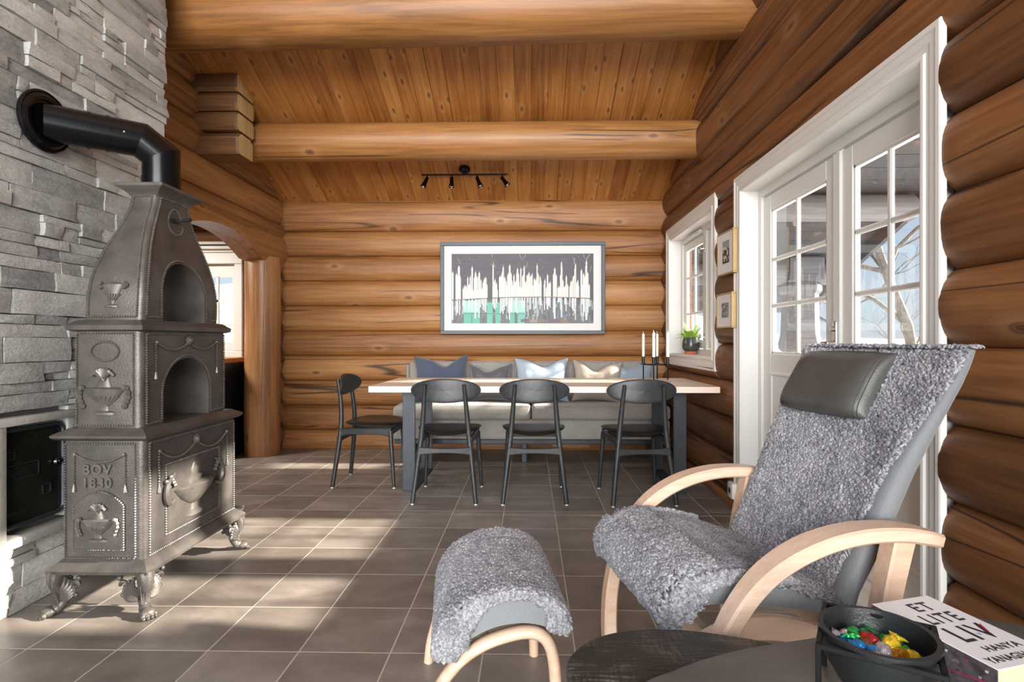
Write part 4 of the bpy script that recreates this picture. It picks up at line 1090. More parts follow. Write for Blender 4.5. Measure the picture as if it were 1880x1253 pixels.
# scatter cushions -------------------------------------------------------
def cushion(label, mat, x, w, h, thick, y, z0, tilt, roll=0., yaw=0., dent=.0, dx=.0, seed=1, piping=None):
    """square scatter cushion standing on its edge against the sofa back, ears up"""
    n = 22
    def P(u, v, s):
        pin = 1 - .13 * (1 - v * v) * u * u - 0; pv = 1 - .15 * (1 - u * u) * v * v
        a = w / 2 * u * pin; b = h / 2 * v * pv
        if v > 0: b -= dent * h * math.exp(-((u - dx) / .38) ** 2) * v
        t = thick / 2 * ((1 - u ** 4) * (1 - v ** 4)) ** .55
        fold = .014 * noise.noise(Vector((u * 2.2 + v, v * 2.2 - u, seed))) + .012 * abs(noise.noise(Vector((u * 3 + seed, v * 3, 2.)))) * (1 if v > -.2 else .3)
        t = max(0, t + fold * (1 - u ** 4) * (1 - v ** 4)); t *= 1 - .35 * (math.exp(-((u - dx) / .3) ** 2) * max(0, v) if dent else 0)
        return Vector((a, -t * s, b))
    mb = MB(); g = [-math.cos(PI * i / n) for i in range(n + 1)]
    for s in (1, -1):
        vs = [P(u, v, s) for v in g for u in g]; W = n + 1
        mb.add(vs, [(j * W + i, j * W + i + 1, (j + 1) * W + i + 1, (j + 1) * W + i) for j in range(n) for i in range(n)])
    root = thing('scatter_cushion', label, 'cushion', (x, y, z0), group='scatter cushions on the sofa'); root.rotation_euler = (tilt, roll, yaw)
    mb.v = [(p[0], p[1], p[2] + h / 2) for p in mb.v]
    mb.build('cover', mat, root, 70)
    per = [P(u, -1, 0) for u in g] + [P(1, v, 0) for v in g[1:]] + [P(u, 1, 0) for u in g[::-1][1:]] + [P(-1, v, 0) for v in g[::-1][1:]]
    per = [p + Vector((0, 0, h / 2)) for p in per]; mb = MB(); mb.tube(per, .004, 6); mb.build('piping', piping or mat, root, 60)
TL = -.22
cushion('navy blue cushion at the left end of the sofa', M['c_navy'], -.80, .50, .43, .16, 4.99, .505, TL, math.radians(-2), .05, .18, .15, 1)
cushion('charcoal grey velvet cushion beside the navy blue one', M['c_dark'], -.36, .40, .35, .13, 5.04, .505, TL, math.radians(-1), -.05, .14, -.1, 2)
cushion('pale blue cushion in the middle of the sofa', M['c_blue'], .11, .50, .41, .16, 4.99, .505, TL, 0., .0, .14, .1, 3, M['pipingm'])
cushion('beige cushion with dark piping, slumped between two blue ones', M['c_beige'], .605, .46, .385, .14, 4.985, .505, TL, math.radians(3), 0., .20, -.1, 4, M['pipingm'])
cushion('dusty blue cushion at the right end of the sofa behind the candle holder', M['c_sky'], .945, .37, .36, .11, 5.08, .505, TL, math.radians(3), .05, .12, -.25, 5)

# ------------------------------------------------------------------ candle holder and candles
cx, cy, tz = .985, 4.33, .7575
chd = thing('candle_holder', 'black metal four armed candle holder standing on the table', 'candle holder', (cx, cy, tz), math.radians(24))
q = .066; cor = [(-q, -q), (q, -q), (q, q), (-q, q)]
mb = MB()
for (a, b), (c_, d_) in zip(cor, cor[1:] + cor[:1]): mb.sweep([(a, b, .118), (c_, d_, .118)], (0, 0, 1), .008, .006)
mb.build('square_rail', M['black'], chd, 20)
for a, b in cor:
    mb = MB(); mb.rbox(a - .004, a + .004, b - .004, b + .004, 0, .122, .001, 1); mb.build('leg', M['black'], chd, 20)
    mb = MB(); mb.rbox(a - .017, a + .017, b - .017, b + .017, .118, .124, .001, 1); mb.lathe([(.012, .122), (.0125, .18), (.0105, .18), (.010, .14), (0, .14)], 14, Matrix.Translation((a, b, 0))); mb.build('candle_cup', M['darkchrome'], chd, 30)
cr, sr = math.cos(math.radians(24)), math.sin(math.radians(24))
names = ['leftmost', 'third from the left', 'rightmost', 'second from the left']
world = [(cx + a * cr - b * sr, cy + a * sr + b * cr) for a, b in cor]
order = sorted(range(4), key=lambda i: world[i][0] / world[i][1]); nm = ['leftmost', 'second from the left', 'third from the left', 'rightmost']
for rank, i in enumerate(order):
    wx, wy = world[i]; c = thing('candle', 'white taper candle, %s of the four in the black holder' % nm[rank], 'candle', (wx, wy, tz + .141), group='candles in the table holder')
    hh = .222 + .006 * (rank % 2); mb = MB(); mb.lathe([(0, 0), (.0102, 0), (.0104, hh - .012), (.008, hh - .004), (.004, hh), (0, hh)], 14); mb.build('wax', M['wax'], c, 50)
    mb = MB(); mb.tube([(0, 0, hh - .004), (.001, 0, hh + .008), (-.005, .001, hh + .014)], .0016, 5); mb.build('wick', M['wax'], c)

# ------------------------------------------------------------------ large framed print on the end wall
fx0, fx1, fz0, fz1, fy = -.865, .730, 1.126, 2.020, 5.33
pc = thing('framed_print', 'wide slate framed print of rows of white candles above the sofa', 'picture', ((fx0 + fx1) / 2, fy, fz0))
px0, pz0 = (fx0 + fx1) / 2, fz0
W_, H_ = fx1 - fx0, fz1 - fz0; b = .036
mb = MB()
for (x0, x1, z0, z1) in ((-W_ / 2, W_ / 2, 0, b), (-W_ / 2, W_ / 2, H_ - b, H_), (-W_ / 2, -W_ / 2 + b, b, H_ - b), (W_ / 2 - b, W_ / 2, b, H_ - b)): mb.rbox(x0, x1, 0, .045, z0, z1, .003, 1)
mb.build('frame', M['frame'], pc, 25)
mb = MB(); mb.box(-W_ / 2 + b, W_ / 2 - b, .020, .030, b, H_ - b); mb.build('mat_board', M['paper'], pc, 0)
ra = random.Random(21)
ax0, ax1, az0, az1 = -W_ / 2 + .108, W_ / 2 - .110, .105, H_ - .112; AW, AH = ax1 - ax0, az1 - az0
Q = []; lay = [0]
def q4(u0, u1, v0, v1, c): Q.append(([(u0, v0), (u1, v0), (u1, v1), (u0, v1)], lay[0], c)); lay[0] += 1
q4(0, 1, 0, 1, '#4b4750')
for i in range(60): u = ra.random(); v = ra.uniform(.4, .95); q4(u, min(1, u + ra.uniform(.02, .15)), v, v + ra.uniform(.004, .03), ra.choice(['#4f4b55', '#46434c', '#524d58', '#4a4653']))
hz = lambda u: .335 + .035 * math.sin(u * PI * .95) + .012 * u
q4(0, 1, 0, .33, '#66676a')
for i in range(260): u = ra.random(); v = ra.uniform(0, .3); q4(u, min(1, u + ra.uniform(.003, .012)), v, min(.34, v + ra.uniform(.02, .16)), ra.choice(['#55555a', '#74767a', '#8b9196', '#4a484e', '#a3abb0', '#6d6a66', '#9fb0b8']))
for u0, u1 in ((.085, .20), (.25, .29), (.31, .345), (.41, .445), (.465, .515)): q4(u0, u1, 0, .30, ra.choice(['#5fae9c', '#6cb5a4', '#63b29e']))
for u0, u1 in ((.085, .20), (.41, .52)): q4(u0, u1, .16, .325, '#9fd6c6')
q4(.085, .52, .135, .142, '#3f6f66'); q4(.142, .146, 0, .14, '#3f5f5a'); q4(.302, .306, 0, .14, '#3f5f5a'); q4(.462, .466, 0, .14, '#3f5f5a')
cand = []
for a, b_, n, top in ((.0, .012, 1, .72), (.025, .06, 4, .8), (.075, .25, 22, .72), (.285, .325, 5, .62), (.335, .63, 42, .78), (.645, .70, 7, .68), (.71, .735, 3, .78), (.745, .79, 6, .80), (.795, .82, 3, .66), (.83, .895, 10, .78), (.905, .97, 8, .82)):
    for i in range(n):
        u = a + (b_ - a) * (i + ra.random() * .7) / n; cand.append((u, hz(u) + (top - hz(u)) * (1 if i == n // 2 else ra.uniform(.28, .85))))
cand += [(.05, .80), (.14, .80), (.19, .72), (.29, .83), (.36, .80), (.405, .82), (.46, .77), (.508, .80), (.60, .83), (.725, .76), (.77, .86), (.87, .84), (.945, .88)]
cand.sort(key=lambda c: -c[1])
for u, t in cand:
    u = min(.975, u); w = ra.uniform(.008, .013); c = ra.choice(['#e9eae6', '#f0f0ec', '#dcdfd6', '#e4e6de', '#cfd2c8', '#f4f4f2'])
    q4(u, u + w, hz(u), t, c); q4(u + w * .75, u + w, hz(u), t, '#b9bdb4'); lay[0] += 1
    Q.append(([(u + w * .2, t), (u + w * .8, t), (u + w * .55, t + .035)], lay[0], ra.choice(['#efe9c8', '#f2f2ea', '#d9c98a']))); lay[0] += 1
    dn = hz(u) - (t - hz(u)) * ra.uniform(.5, .8)
    if ra.random() < .75: q4(u, u + w * ra.uniform(.5, 1.), max(.02, dn), hz(u), ra.choice(['#dfe4e4', '#cfd8d8', '#eef0ee', '#c3d2d0', '#b4bcc0']))
for i in range(24): u0 = i / 24; v = hz(u0); q4(u0, u0 + 1 / 24, v - .006, v + .006, ra.choice(['#6f5a44', '#5a4a3a', '#8a6a4c']))
for i in range(16): u = .47 + ra.random() * .33; q4(u, u + ra.uniform(.03, .1), ra.uniform(0, .05), ra.uniform(.052, .062), ra.choice(['#7d6a60', '#6a5a66', '#94877e']))
for i in range(120): u = ra.random() * .99; v = ra.uniform(.3, .97); q4(u, u + .003, v, v + .005, ra.choice(['#d8d8d0', '#c9b98a', '#9a97a0']))
for i in range(14):
    u = ra.choice([.05, .30, .5, .88, .95]) + ra.uniform(-.02, .03); v = ra.uniform(.72, .98); e = ra.uniform(-.03, .03)
    Q.append(([(u, v), (u + .0025, v), (u + e + .0025, v + .09 if v < .9 else .99), (u + e, v + .09 if v < .9 else .99)], lay[0], '#b9a88a')); lay[0] += 1
flat_art('print_sheet', Q, lambda a, b, d: (ax0 + a * AW, .0195 - d * .0000045, az0 + b * AH), pc, M['paint'])

# small framed pictures between window and door ----------------------------------
def small_pic(label, y0, y1, z0, z1, x, art, tilt=0.):
    t = thing('framed_photo', label, 'picture', (x, (y0 + y1) / 2, z0), group='small pictures between window and door'); t.rotation_euler = (0, 0, tilt)
    w = (y1 - y0) / 2; h = z1 - z0; mb = MB(); b = .010
    for (a, c_, p, q_) in ((-w, w, 0, b), (-w, w, h - b, h), (-w, -w + b, b, h - b), (w - b, w, b, h - b)): mb.rbox(0, .03, a, c_, p, q_, .002, 1)
    mb.build('frame', M['gold'], t, 25)
    mb = MB(); mb.box(.006, .012, -w + b, w - b, b, h - b); mb.build('mat_board', M['paper'], t, 0)
    flat_art('print_sheet', art, lambda a, c_, d: (.0055 - d * .00002, w - 2 * w * a, h * c_), t, M['paint'])
r2 = random.Random(4)
art1 = [([(.30, .26), (.72, .26), (.72, .78), (.30, .78)], 0, '#9a9a92'), ([(.30, .26), (.72, .26), (.72, .58), (.30, .58)], 1, '#2f302c')]
for i in range(30): u = r2.uniform(.31, .62); v = r2.uniform(.28, .6); art1.append(([(u, v), (u + .06, v), (u + .07, v + .06), (u, v + .07)], 2 + i, r2.choice(['#23241f', '#3b3a30', '#c9b65a', '#d9d3c9', '#55563f', '#8f8a78', '#e0d8e0'])))
small_pic('upper small gilt framed picture left of the balcony door', 3.435, 3.70, 1.487, 1.765, 1.255, art1, .03)
art2 = [([(.30, .30), (.76, .30), (.76, .72), (.30, .72)], 0, '#7d8a84')]
for i in range(50): u = r2.uniform(.30, .70); v = r2.uniform(.31, .66); art2.append(([(u, v), (u + .05, v), (u + .05, v + .05), (u, v + .06)], 2 + i, r2.choice(['#38423c', '#8d9a90', '#c9c08a', '#b9c3c0', '#4e5a4a', '#2e332e', '#a9825a'])))
small_pic('lower small gilt framed picture left of the balcony door', 3.45, 3.725, 1.143, 1.369, 1.255, art2)

# ceiling spotlights ----------------------------------------------------------------
spx, spy = -.585, 4.96; spz = CZ(spy)
sp = thing('ceiling_spotlight', 'black bar with four small chrome spotlights on the sloped ceiling', 'lamp', (spx, spy, spz), 0)
mb = MB(); Mr = Matrix.Rotation(-math.atan(.4), 4, 'X') @ Matrix.Rotation(PI, 4, 'X'); mb.lathe([(.0, .0), (.05, .0), (.052, .012), (.040, .030), (0, .034)], 24, Mr); mb.tube([(0, 0, -.02), (0, -.002, -.055)], .010, 10); mb.build('ceiling_rose', M['black'], sp, 50)
mb = MB(); mb.rbox(-.39, .39, -.007, .007, -.062, -.048, .002, 1); mb.build('bar', M['black'], sp, 25)
for x, an in ((-.34, .42), (-.115, .02), (.115, -.38), (.34, -.62)):
    mb = MB(); mb.tube([(x, 0, -.06), (x, 0, -.085)], .006, 8)
    Mx = Matrix.Translation((x, 0, -.088)) @ Matrix.Rotation(an, 4, 'Y') @ Matrix.Rotation(-.12, 4, 'X')
    mb.lathe([(.0, .012), (.015, .010), (.017, -.03), (.019, -.05), (.027, -.082), (.025, -.083), (.017, -.05), (0, -.045)], 20, Mx); h_ = mb.build('spot_head', M['darkchrome'], sp, 35)
    mb = MB(); mb.lathe([(0, -.068), (.021, -.070), (.021, -.074), (0, -.076)], 16, Mx); mb.build('bulb', M['plastic'], h_)

# fern in a grey pot on the sill ----------------------------------------------------------
fpx, fpy, fpz = 1.345, 4.62, WZ0 + .006
fr = thing('potted_fern', 'small light green fern in a dark grey pot on the window sill', 'plant', (fpx, fpy, fpz))
mb = MB(); mb.lathe([(0, 0), (.048, 0), (.052, .024), (.047, .026), (0, .026)], 24); mb.build('saucer', M['terracotta'], fr, 40)
mb = MB(); mb.lathe([(0, .026), (.050, .026), (.066, .040), (.071, .062), (.069, .095), (.059, .142), (.055, .142), (.060, .10), (0, .10)], 32); mb.build('pot', M['pot'], fr, 50)
leafm = simple('fern_leaf', '#93b34e', .5, var=.4, vs=25)
rf = random.Random(3); mb = MB()
for k in range(34):
    a = rf.uniform(0, 2 * PI); el = rf.uniform(.55, 1.35); L = rf.uniform(.10, .19); dr_ = rf.uniform(.02, .09)
    ex = .55 if math.cos(a) > 0 else 1.0
    pts = [Vector((.025 * math.cos(a) + ex * L * t * math.cos(el) * math.cos(a), .025 * math.sin(a) + L * t * math.cos(el) * math.sin(a) * 1.2, .12 + L * t * math.sin(el) - dr_ * t * t)) for t in [i / 9 for i in range(10)]]
    mb.tube(pts, .0012, 4)
    for i in range(1, 10):
        t = (pts[i] - pts[i - 1]).normalized(); s = t.cross(Vector((0, 0, 1))); s = s.normalized() if s.length > .01 else Vector((1, 0, 0)); w = .019 * (1 - (i / 10) ** 2) + .004
        for sg in (-1, 1):
            p = pts[i]; mb.add([p, p + s * sg * w * .5 + t * .008 + Vector((0, 0, .003)), p + s * sg * w + t * .008, p + s * sg * w * .5 - t * .001 - Vector((0, 0, .001))], [(0, 1, 2, 3)])
mb.build('foliage', leafm, fr, 60, recalc=False)
# outlet
ot = thing('power_outlet', 'white surface mounted socket low on the log wall beside the door casing', 'socket', (1.29, 3.50, .12))
mb = MB(); mb.rbox(-.03, .012, -.045, .045, -.05, .05, .010, 2); bd = mb.build('housing', M['plastic'], ot, 40)
mb = MB(); mb.lathe([(0, 0), (.018, 0), (.016, -.004), (0, -.006)], 18, Matrix.Translation((-.030, 0, 0)) @ Matrix.Rotation(-PI / 2, 4, 'Y')); mb.build('socket_face', M['white'], ot, 40)
# ------------------------------------------------------------------ lounge chair  (x forward, y towards the viewer's side)
LC = (.747, 1.683); LR = math.radians(191.1)
lc = thing('lounge_chair', 'high backed reclining chair with grey curly sheepskin and bent pale wood arms', 'armchair', (LC[0], LC[1], 0), LR)
BK = [(.02, .33), (0, .40), (-.055, .50), (-.105, .60), (-.155, .71), (-.215, .82), (-.285, .94), (-.335, 1.03)]      # front face of the back (x,z)
def bx(z):
    for (a, b), (c, d) in zip(BK, BK[1:]):
        if z <= d: return a + (c - a) * (z - b) / (d - b)
    return BK[-1][0]
def bhw(z): return interp([(.33, .245), (.45, .250), (.7, .262), (.9, .288), (1.03, .305)], z)
def back_ring(z, off=0., th=.085):
    w = bhw(z) + off; x = bx(z) + off; t = interp([(.33, .09), (.7, .085), (.95, .06), (1.04, .035)], z) + off; ring = []
    for k in range(28):
        a = 2 * PI * k / 28; c, s = math.cos(a), math.sin(a); e = 4.5
        yy = math.copysign(abs(s) ** (2 / e), s) * w; xx = math.copysign(abs(c) ** (2 / e), c) * t / 2
        dish = .022 * (1 - (yy / w) ** 2) * (1 if c > 0 else .3)
        ring.append((x - t / 2 + off * .5 + xx - dish, yy, z))
    return ring
Zb = [.335 + (1.035 - .335) * i / 22 for i in range(23)]
mb = MB(); rings = [back_ring(z) for z in Zb]
top = rings[-1]; c0 = Vector((sum(p[0] for p in top) / 28, 0, 1.035))
rings.append([tuple(c0 + (Vector(p) - c0) * .9 + Vector((0, 0, .012))) for p in top]); mb.loft(rings, True, True); bk = mb.build('backrest', M['shell'], lc, 60)
ST = [(-.03, .395), (.06, .425), (.15, .458), (.24, .482), (.33, .494), (.40, .490), (.445, .472), (.475, .440), (.487, .400), (.478, .372)]   # top line of the seat
def seat_hw(x): return interp([(-.05, .245), (.2, .252), (.4, .26), (.49, .235)], x)
def seat_z(x): return interp(ST[:8], x)
mb = MB(); rings = []
for i in range(24):
    x = -.06 + .54 * i / 23; zt = seat_z(x) if x < .44 else interp([(.44, .474), (.48, .425)], x); zb_ = interp([(-.06, .325), (.1, .355), (.35, .392), (.44, .385), (.48, .395)], x); w = seat_hw(x); ring = []
    for k in range(24):
        a = 2 * PI * k / 24; c, s = math.cos(a), math.sin(a)
        ring.append((x, math.copysign(abs(c) ** .42, c) * w, (zt + zb_) / 2 + math.copysign(abs(s) ** .5, s) * (zt - zb_) / 2))
    rings.append(ring)
mb.loft(rings, True, True); se = mb.build('seat', M['shell'], lc, 60)

# fleece: hide sheet + locks ------------------------------------------------------
rw = random.Random(31)
def back_s(y, z, lift=.0):
    w = bhw(z); return Vector((bx(z) - .022 * (1 - (y / w) ** 2) + .004 + lift - .018 * max(0, abs(y) / w - .9) * 10 * .3, y, z))
def nrm(f, a, b, e=.004):
    p = f(a, b); u = f(a + e, b) - p; v = f(a, b + e) - p; n = u.cross(v); return p, n.normalized()
smp = []
for i in range(19000):
    z = rw.uniform(.40, 1.045); w = bhw(min(z, 1.03))
    y = rw.uniform(-1, 1) * (w + .004)
    lim = interp([(.40, .86), (.5, .88), (.62, .87), (.75, .92), (.9, .985), (1.0, 1.01)], z)
    if y > w * lim + .008 * noise.noise(Vector((z * 20, 1, 1))): continue
    if z > 1.03:
        p = Vector((bx(1.03) - rw.uniform(0, .05), y, 1.04)); n = Vector((.2, 0, 1)).normalized()
    else: p, n = nrm(back_s, y, z); n = n if n.x > 0 else -n
    smp.append((p, n))
for i in range(1300):    # far side edge wrap
    z = rw.uniform(.42, 1.03); smp.append((Vector((bx(z) - rw.uniform(0, .055), -bhw(z) - .002, z)), Vector((0, -1, 0))))
curls('fleece_cover', smp, bk, L=(.010, .019), r=(.0030, .0050), seed=2)
def hide(f, us, vs, name, parent):
    mb = MB(); n = len(us); P = [f(u, v) for v in vs for u in us]
    mb.add(P, [(j * n + i, j * n + i + 1, (j + 1) * n + i + 1, (j + 1) * n + i) for j in range(len(vs) - 1) for i in range(n - 1)]); mb.build(name, M['fleece_base'], parent, 60)
def seat_path(t):     # t 0..1 along the top line and over the front edge
    L = [0.]
    for a, b in zip(ST, ST[1:]): L.append(L[-1] + math.hypot(b[0] - a[0], b[1] - a[1]))
    s = t * L[-1]
    for k in range(len(ST) - 1):
        if s <= L[k + 1] + 1e-9:
            q = (s - L[k]) / (L[k + 1] - L[k]); return ST[k][0] + (ST[k + 1][0] - ST[k][0]) * q, ST[k][1] + (ST[k + 1][1] - ST[k][1]) * q
    return ST[-1]
def seat_s(y, t, e=.006):
    x, z = seat_path(max(0, min(1, t))); w = seat_hw(x); dx = max(0, abs(y) / w - .8) / .2
    return Vector((x + (e if t > .8 else 0), y, z + e - .020 * dx ** 2 * (1 if t < .8 else .2)))
smp = []
for i in range(15000):
    t = rw.uniform(0, 1); x, z = seat_path(t); w = seat_hw(x); y = rw.uniform(-1.02, 1.02) * w
    p, n = nrm(seat_s, y, t, .006); n = n if (n.z > 0 or n.x > 0) else -n
    if n.x < -.3: n = -n
    smp.append((p, n))
for i in range(2800):   # fringe hanging over the near and far front corners and sides
    t = rw.uniform(.30, 1); x, z = seat_path(t); drop = interp([(.3, .004), (.55, .018), (.68, .035), (.76, .10), (.86, .10), (1., .02)], t)
    sg = 1 if rw.random() < .6 else -1
    smp.append((Vector((x - rw.uniform(0, .02), sg * (seat_hw(x) + .004), z - rw.uniform(0, drop))), Vector((.15, sg, 0)).normalized()))
curls('fleece_cover', smp, se, L=(.010, .019), r=(.0030, .0050), seed=3)

# head pillow: leather roll over the top of the back, hung off centre ----------------
mb = MB(); n = 20; g = [-math.cos(PI * i / n) for i in range(n + 1)]; py0, py1, pz0, pz1 = -.268, .092, .826, 1.028
def pil(u, v, s):
    y = (py0 + py1) / 2 + (py1 - py0) / 2 * u * (1 - .02 * (1 - v * v)); z = (pz0 + pz1) / 2 + (pz1 - pz0) / 2 * v * (1 - .05 * u * u)
    th = .075 * ((1 - u ** 6) * (1 - v ** 4)) ** .5 + .003 * noise.noise(Vector((u * 3, v * 2, 4)))
    zz = min(z, 1.03); return Vector((bx(zz) + .012 - .02 * (1 - (y / .31) ** 2) + (th if s > 0 else -.002), y, z))
for s in (1, -1):
    W = n + 1; mb.add([pil(u, v, s) for v in g for u in g], [(j * W + i, j * W + i + 1, (j + 1) * W + i + 1, (j + 1) * W + i) for j in range(n) for i in range(n)])
pw = mb.build('head_pillow', M['pillow_leather'], lc, 70); pw['label'] = 'dark grey leather head pillow'
mb = MB()
for uu in (.90, .94): mb.tube([pil(uu, v, 1) + Vector((.001, 0, 0)) for v in g[2:-2]], .0016, 5)
mb.tube([pil(u, g[1], 1) + Vector((.001, 0, 0)) for u in g[1:-1]], .0016, 5); mb.build('seam', M['pillow_leather'], pw, 60)

# bent arms, legs, rails ---------------------------------------------------------------
AP = [(.412, 0), (.416, .09), (.410, .20), (.385, .315), (.345, .405), (.285, .482), (.21, .536), (.12, .572), (.02, .590), (-.08, .590), (-.16, .578), (-.215, .562)]
for sg in (1, -1):
    y = sg * .325; pts = crom([(x, y, z) for x, z in AP], 4); n = len(pts)
    mb = MB(); mb.sweep(pts, (0, 1, 0), [.050 + .022 * min(1, max(0, (i / n - .3) / .3)) - (.03 * max(0, i / n - .9) * 10 if i / n > .9 else 0) for i in range(n)], [.046 - .012 * i / n for i in range(n)], r=.006)
    ar = mb.build('armrest', M['oak'], lc, 40)
    mb = MB(); pts = crom([(-.02, y * .97, 0), (-.045, y * .97, .20), (-.075, y * .97, .40), (-.118, y * .97, .572)], 5); n = len(pts); mb.sweep(pts, (0, 1, 0), .05, [.040 + .022 * i / n for i in range(n)], r=.005); mb.build('leg', M['oak'], lc, 40)
    mb = MB(); pts = crom([(.392, y * .93, .345), (.31, y * .93, .372), (.20, y * .93, .365), (.08, y * .93, .325), (-.05, y * .93, .262)], 5); mb.sweep(pts, (0, 1, 0), .034, .056, r=.006); mb.build('side_rail', M['oak'], lc, 40)
mb = MB(); mb.sweep([(.372, -.31, .325), (.372, .31, .325)], (1, 0, 0), .030, .06, r=.005); mb.build('crossbar', M['oak'], lc, 30)
mb = MB(); mb.sweep([(-.03, -.31, .29), (-.03, .31, .29)], (1, 0, 0), .030, .06, r=.005); mb.build('crossbar', M['oak'], lc, 30)

# ------------------------------------------------------------------ ottoman
ot_ = thing('footstool', 'low footstool covered in grey sheepskin on bent pale wood legs', 'footstool', (-.131, 1.640, 0), math.radians(8))
PT = [(-.140, .258), (-.134, .300), (-.108, .348), (-.062, .387), (0, .410), (.07, .414), (.13, .400), (.175, .372), (.200, .330), (.196, .302)]
PB = [(-.120, .232), (-.075, .285), (0, .322), (.08, .332), (.15, .318), (.188, .296)]
Y0, Y1 = -.232, .225
tp = crom([(a, 0, b) for a, b in PT], 4); bt = crom([(a, 0, b) for a, b in PB], 6)
sec = [(p.x, p.z) for p in tp] + [(p.x, p.z) for p in bt[::-1]]
mb = MB(); cxm = sum(p[0] for p in sec) / len(sec); czm = sum(p[1] for p in sec) / len(sec); rings = []
for i in range(15):
    y = Y0 + (Y1 - Y0) * i / 14; e = min(y - Y0, Y1 - y); k = 1 - .07 * max(0, 1 - e / .03) ** 2; rings.append([(cxm + (a - cxm) * k, y, czm + (b - czm) * k) for a, b in sec])
mb.loft(rings, True, True); cu = mb.build('cushion', M['shell'], ot_, 50)
smp = []; Lc = [0.]
for a, b in zip(tp, tp[1:]): Lc.append(Lc[-1] + (b - a).length)
def top_at(s):
    s = max(0, min(1, s)) * Lc[-1]
    for k in range(len(tp) - 1):
        if s <= Lc[k + 1]: q = (s - Lc[k]) / (Lc[k + 1] - Lc[k]); return tp[k].lerp(tp[k + 1], q), (tp[k + 1] - tp[k]).normalized()
    return tp[-1], (tp[-1] - tp[-2]).normalized()
for i in range(12500):
    s = rw.random(); p, t = top_at(s); n = Vector((-t.z, 0, t.x)); y = rw.uniform(Y0 - .002, Y1 + .002)
    smp.append((Vector((p.x, y, p.z)) + n * .003, n))
for i in range(4600):
    s = rw.random(); p, t = top_at(s); n = Vector((-t.z, 0, t.x)); sg = -1 if rw.random() < .7 else 1
    dr_ = interp([(0, .05), (.12, .075), (.3, .05), (.45, .018), (.65, .010), (.8, .020), (.9, .05), (1, .05)], s) * rw.random()
    smp.append((Vector((p.x, (Y0 if sg < 0 else Y1) + sg * .004, p.z)) - n * dr_, Vector((0, sg, .1)).normalized()))
curls('fleece_cover', smp, cu, L=(.010, .018), r=(.0030, .0049), seed=6)
AR = [(-.176, 0), (-.166, .075), (-.135, .165), (-.085, .232), (-.02, .275), (.05, .296), (.105, .300), (.143, .282), (.163, .235), (.171, .16), (.174, .08), (.176, 0)]
for y in (-.215, .205):
    mb = MB(); mb.sweep(crom([(a, y, b - .0) for a, b in AR], 5), (0, 1, 0), .042, .030, r=.010); mb.build('leg_arch', M['oak'], ot_, 50)
mb = MB(); mb.sweep([(-.02, -.2, .272), (-.02, .19, .272)], (1, 0, 0), .035, .02, r=.003); mb.build('crossbar', M['oak'], ot_, 30); mb = MB(); mb.sweep([(.1, -.2, .292), (.1, .19, .292)], (1, 0, 0), .035, .02, r=.003); mb.build('crossbar', M['oak'], ot_, 30)

# ------------------------------------------------------------------ two black wooden side tables
def rough_black():
    m = NT('rough_sawn_black_wood'); v = m.coord()
    a = m.noise(m.scale(v, (14, 150, 60)), 1., 4, .6); b = m.noise(m.scale(v, (160, 22, 60)), 1., 3, .6); c = m.noise(v, 9., 4)
    h = m.math('ADD', a, m.math('MULTIPLY', b, .7)); t = m.math('ADD', m.math('MULTIPLY', h, .4), m.math('MULTIPLY', c, .4))
    bc = m.ramp(t, [(.3, '#161714'), (.55, '#2c2e27'), (.75, '#85857a')])
    return m.out(bc, .42, None, m.bump(h, .9, .004))
def smooth_black():
    m = NT('worn_black_tabletop'); v = m.coord(); c = m.noise(m.scale(v, (3, 9, 3)), 1.6, 5, .65); d = m.noise(v, 55., 4, .75)
    bc = m.ramp(c, [(.3, '#555856'), (.6, '#6c6f6b'), (.8, '#82857f')]); bc = m.mix(m.ramp(d, [(.70, (0, 0, 0, 1)), (.80, (.5, .5, .5, 1))]), bc, lin('#a7a79c'))
    return m.out(bc, m.math('MULTIPLY_ADD', c, .25, .32), None, m.bump(m.noise(m.scale(v, (20, 200, 20)), 1., 3), .15, .002))
def slab_table(name, label, outline, z, th, mat, legs):
    c = (sum(p[0] for p in outline) / len(outline), sum(p[1] for p in outline) / len(outline))
    t = thing(name, label, 'side table', (c[0], c[1], 0))
    P = crom([(a - c[0], b - c[1], 0) for a, b in outline], 7, True); mb = MB(); rings = []
    for k, zz in ((.985, z - th), (1., z - th + .008), (1., z - .008), (.992, z - .002), (.98, z)): rings.append([(p.x * k, p.y * k, zz) for p in P])
    mb.loft(rings, True, True); mb.build('tabletop', mat, t, 40)
    for a, b in legs:
        mb = MB(); a -= c[0]; b -= c[1]; mb.tube([(a * 1.08, b * 1.08, 0), (a, b, z - th)], [.014, .020], 12); mb.build('leg', M['blackwood'], t, 40)
slab_table('side_table', 'low black side table with a rough sawn oval top, tucked under the smoother one', [(.072, 1.05), (.095, 1.13), (.17, 1.192), (.29, 1.214), (.42, 1.192), (.54, 1.14), (.66, 1.02), (.64, .85), (.48, .74), (.28, .76), (.12, .90)], .43, .028, rough_black(), [(.18, 1.05), (.5, 1.05), (.4, .84)])
slab_table('side_table', 'black side table with a smooth worn top carrying the bowl and the book', [(.185, .935), (.262, 1.006), (.40, 1.072), (.575, 1.122), (.74, 1.175), (.90, 1.215), (1.04, 1.17), (1.11, 1.0), (1.09, .76), (.92, .55), (.68, .48), (.42, .55), (.24, .74)], .465, .030, smooth_black(), [(.44, .63), (.95, 1.08), (.92, .68)])
for o in COL.objects:
    if o.name.startswith('side_table') : o['group'] = 'nested black side tables'

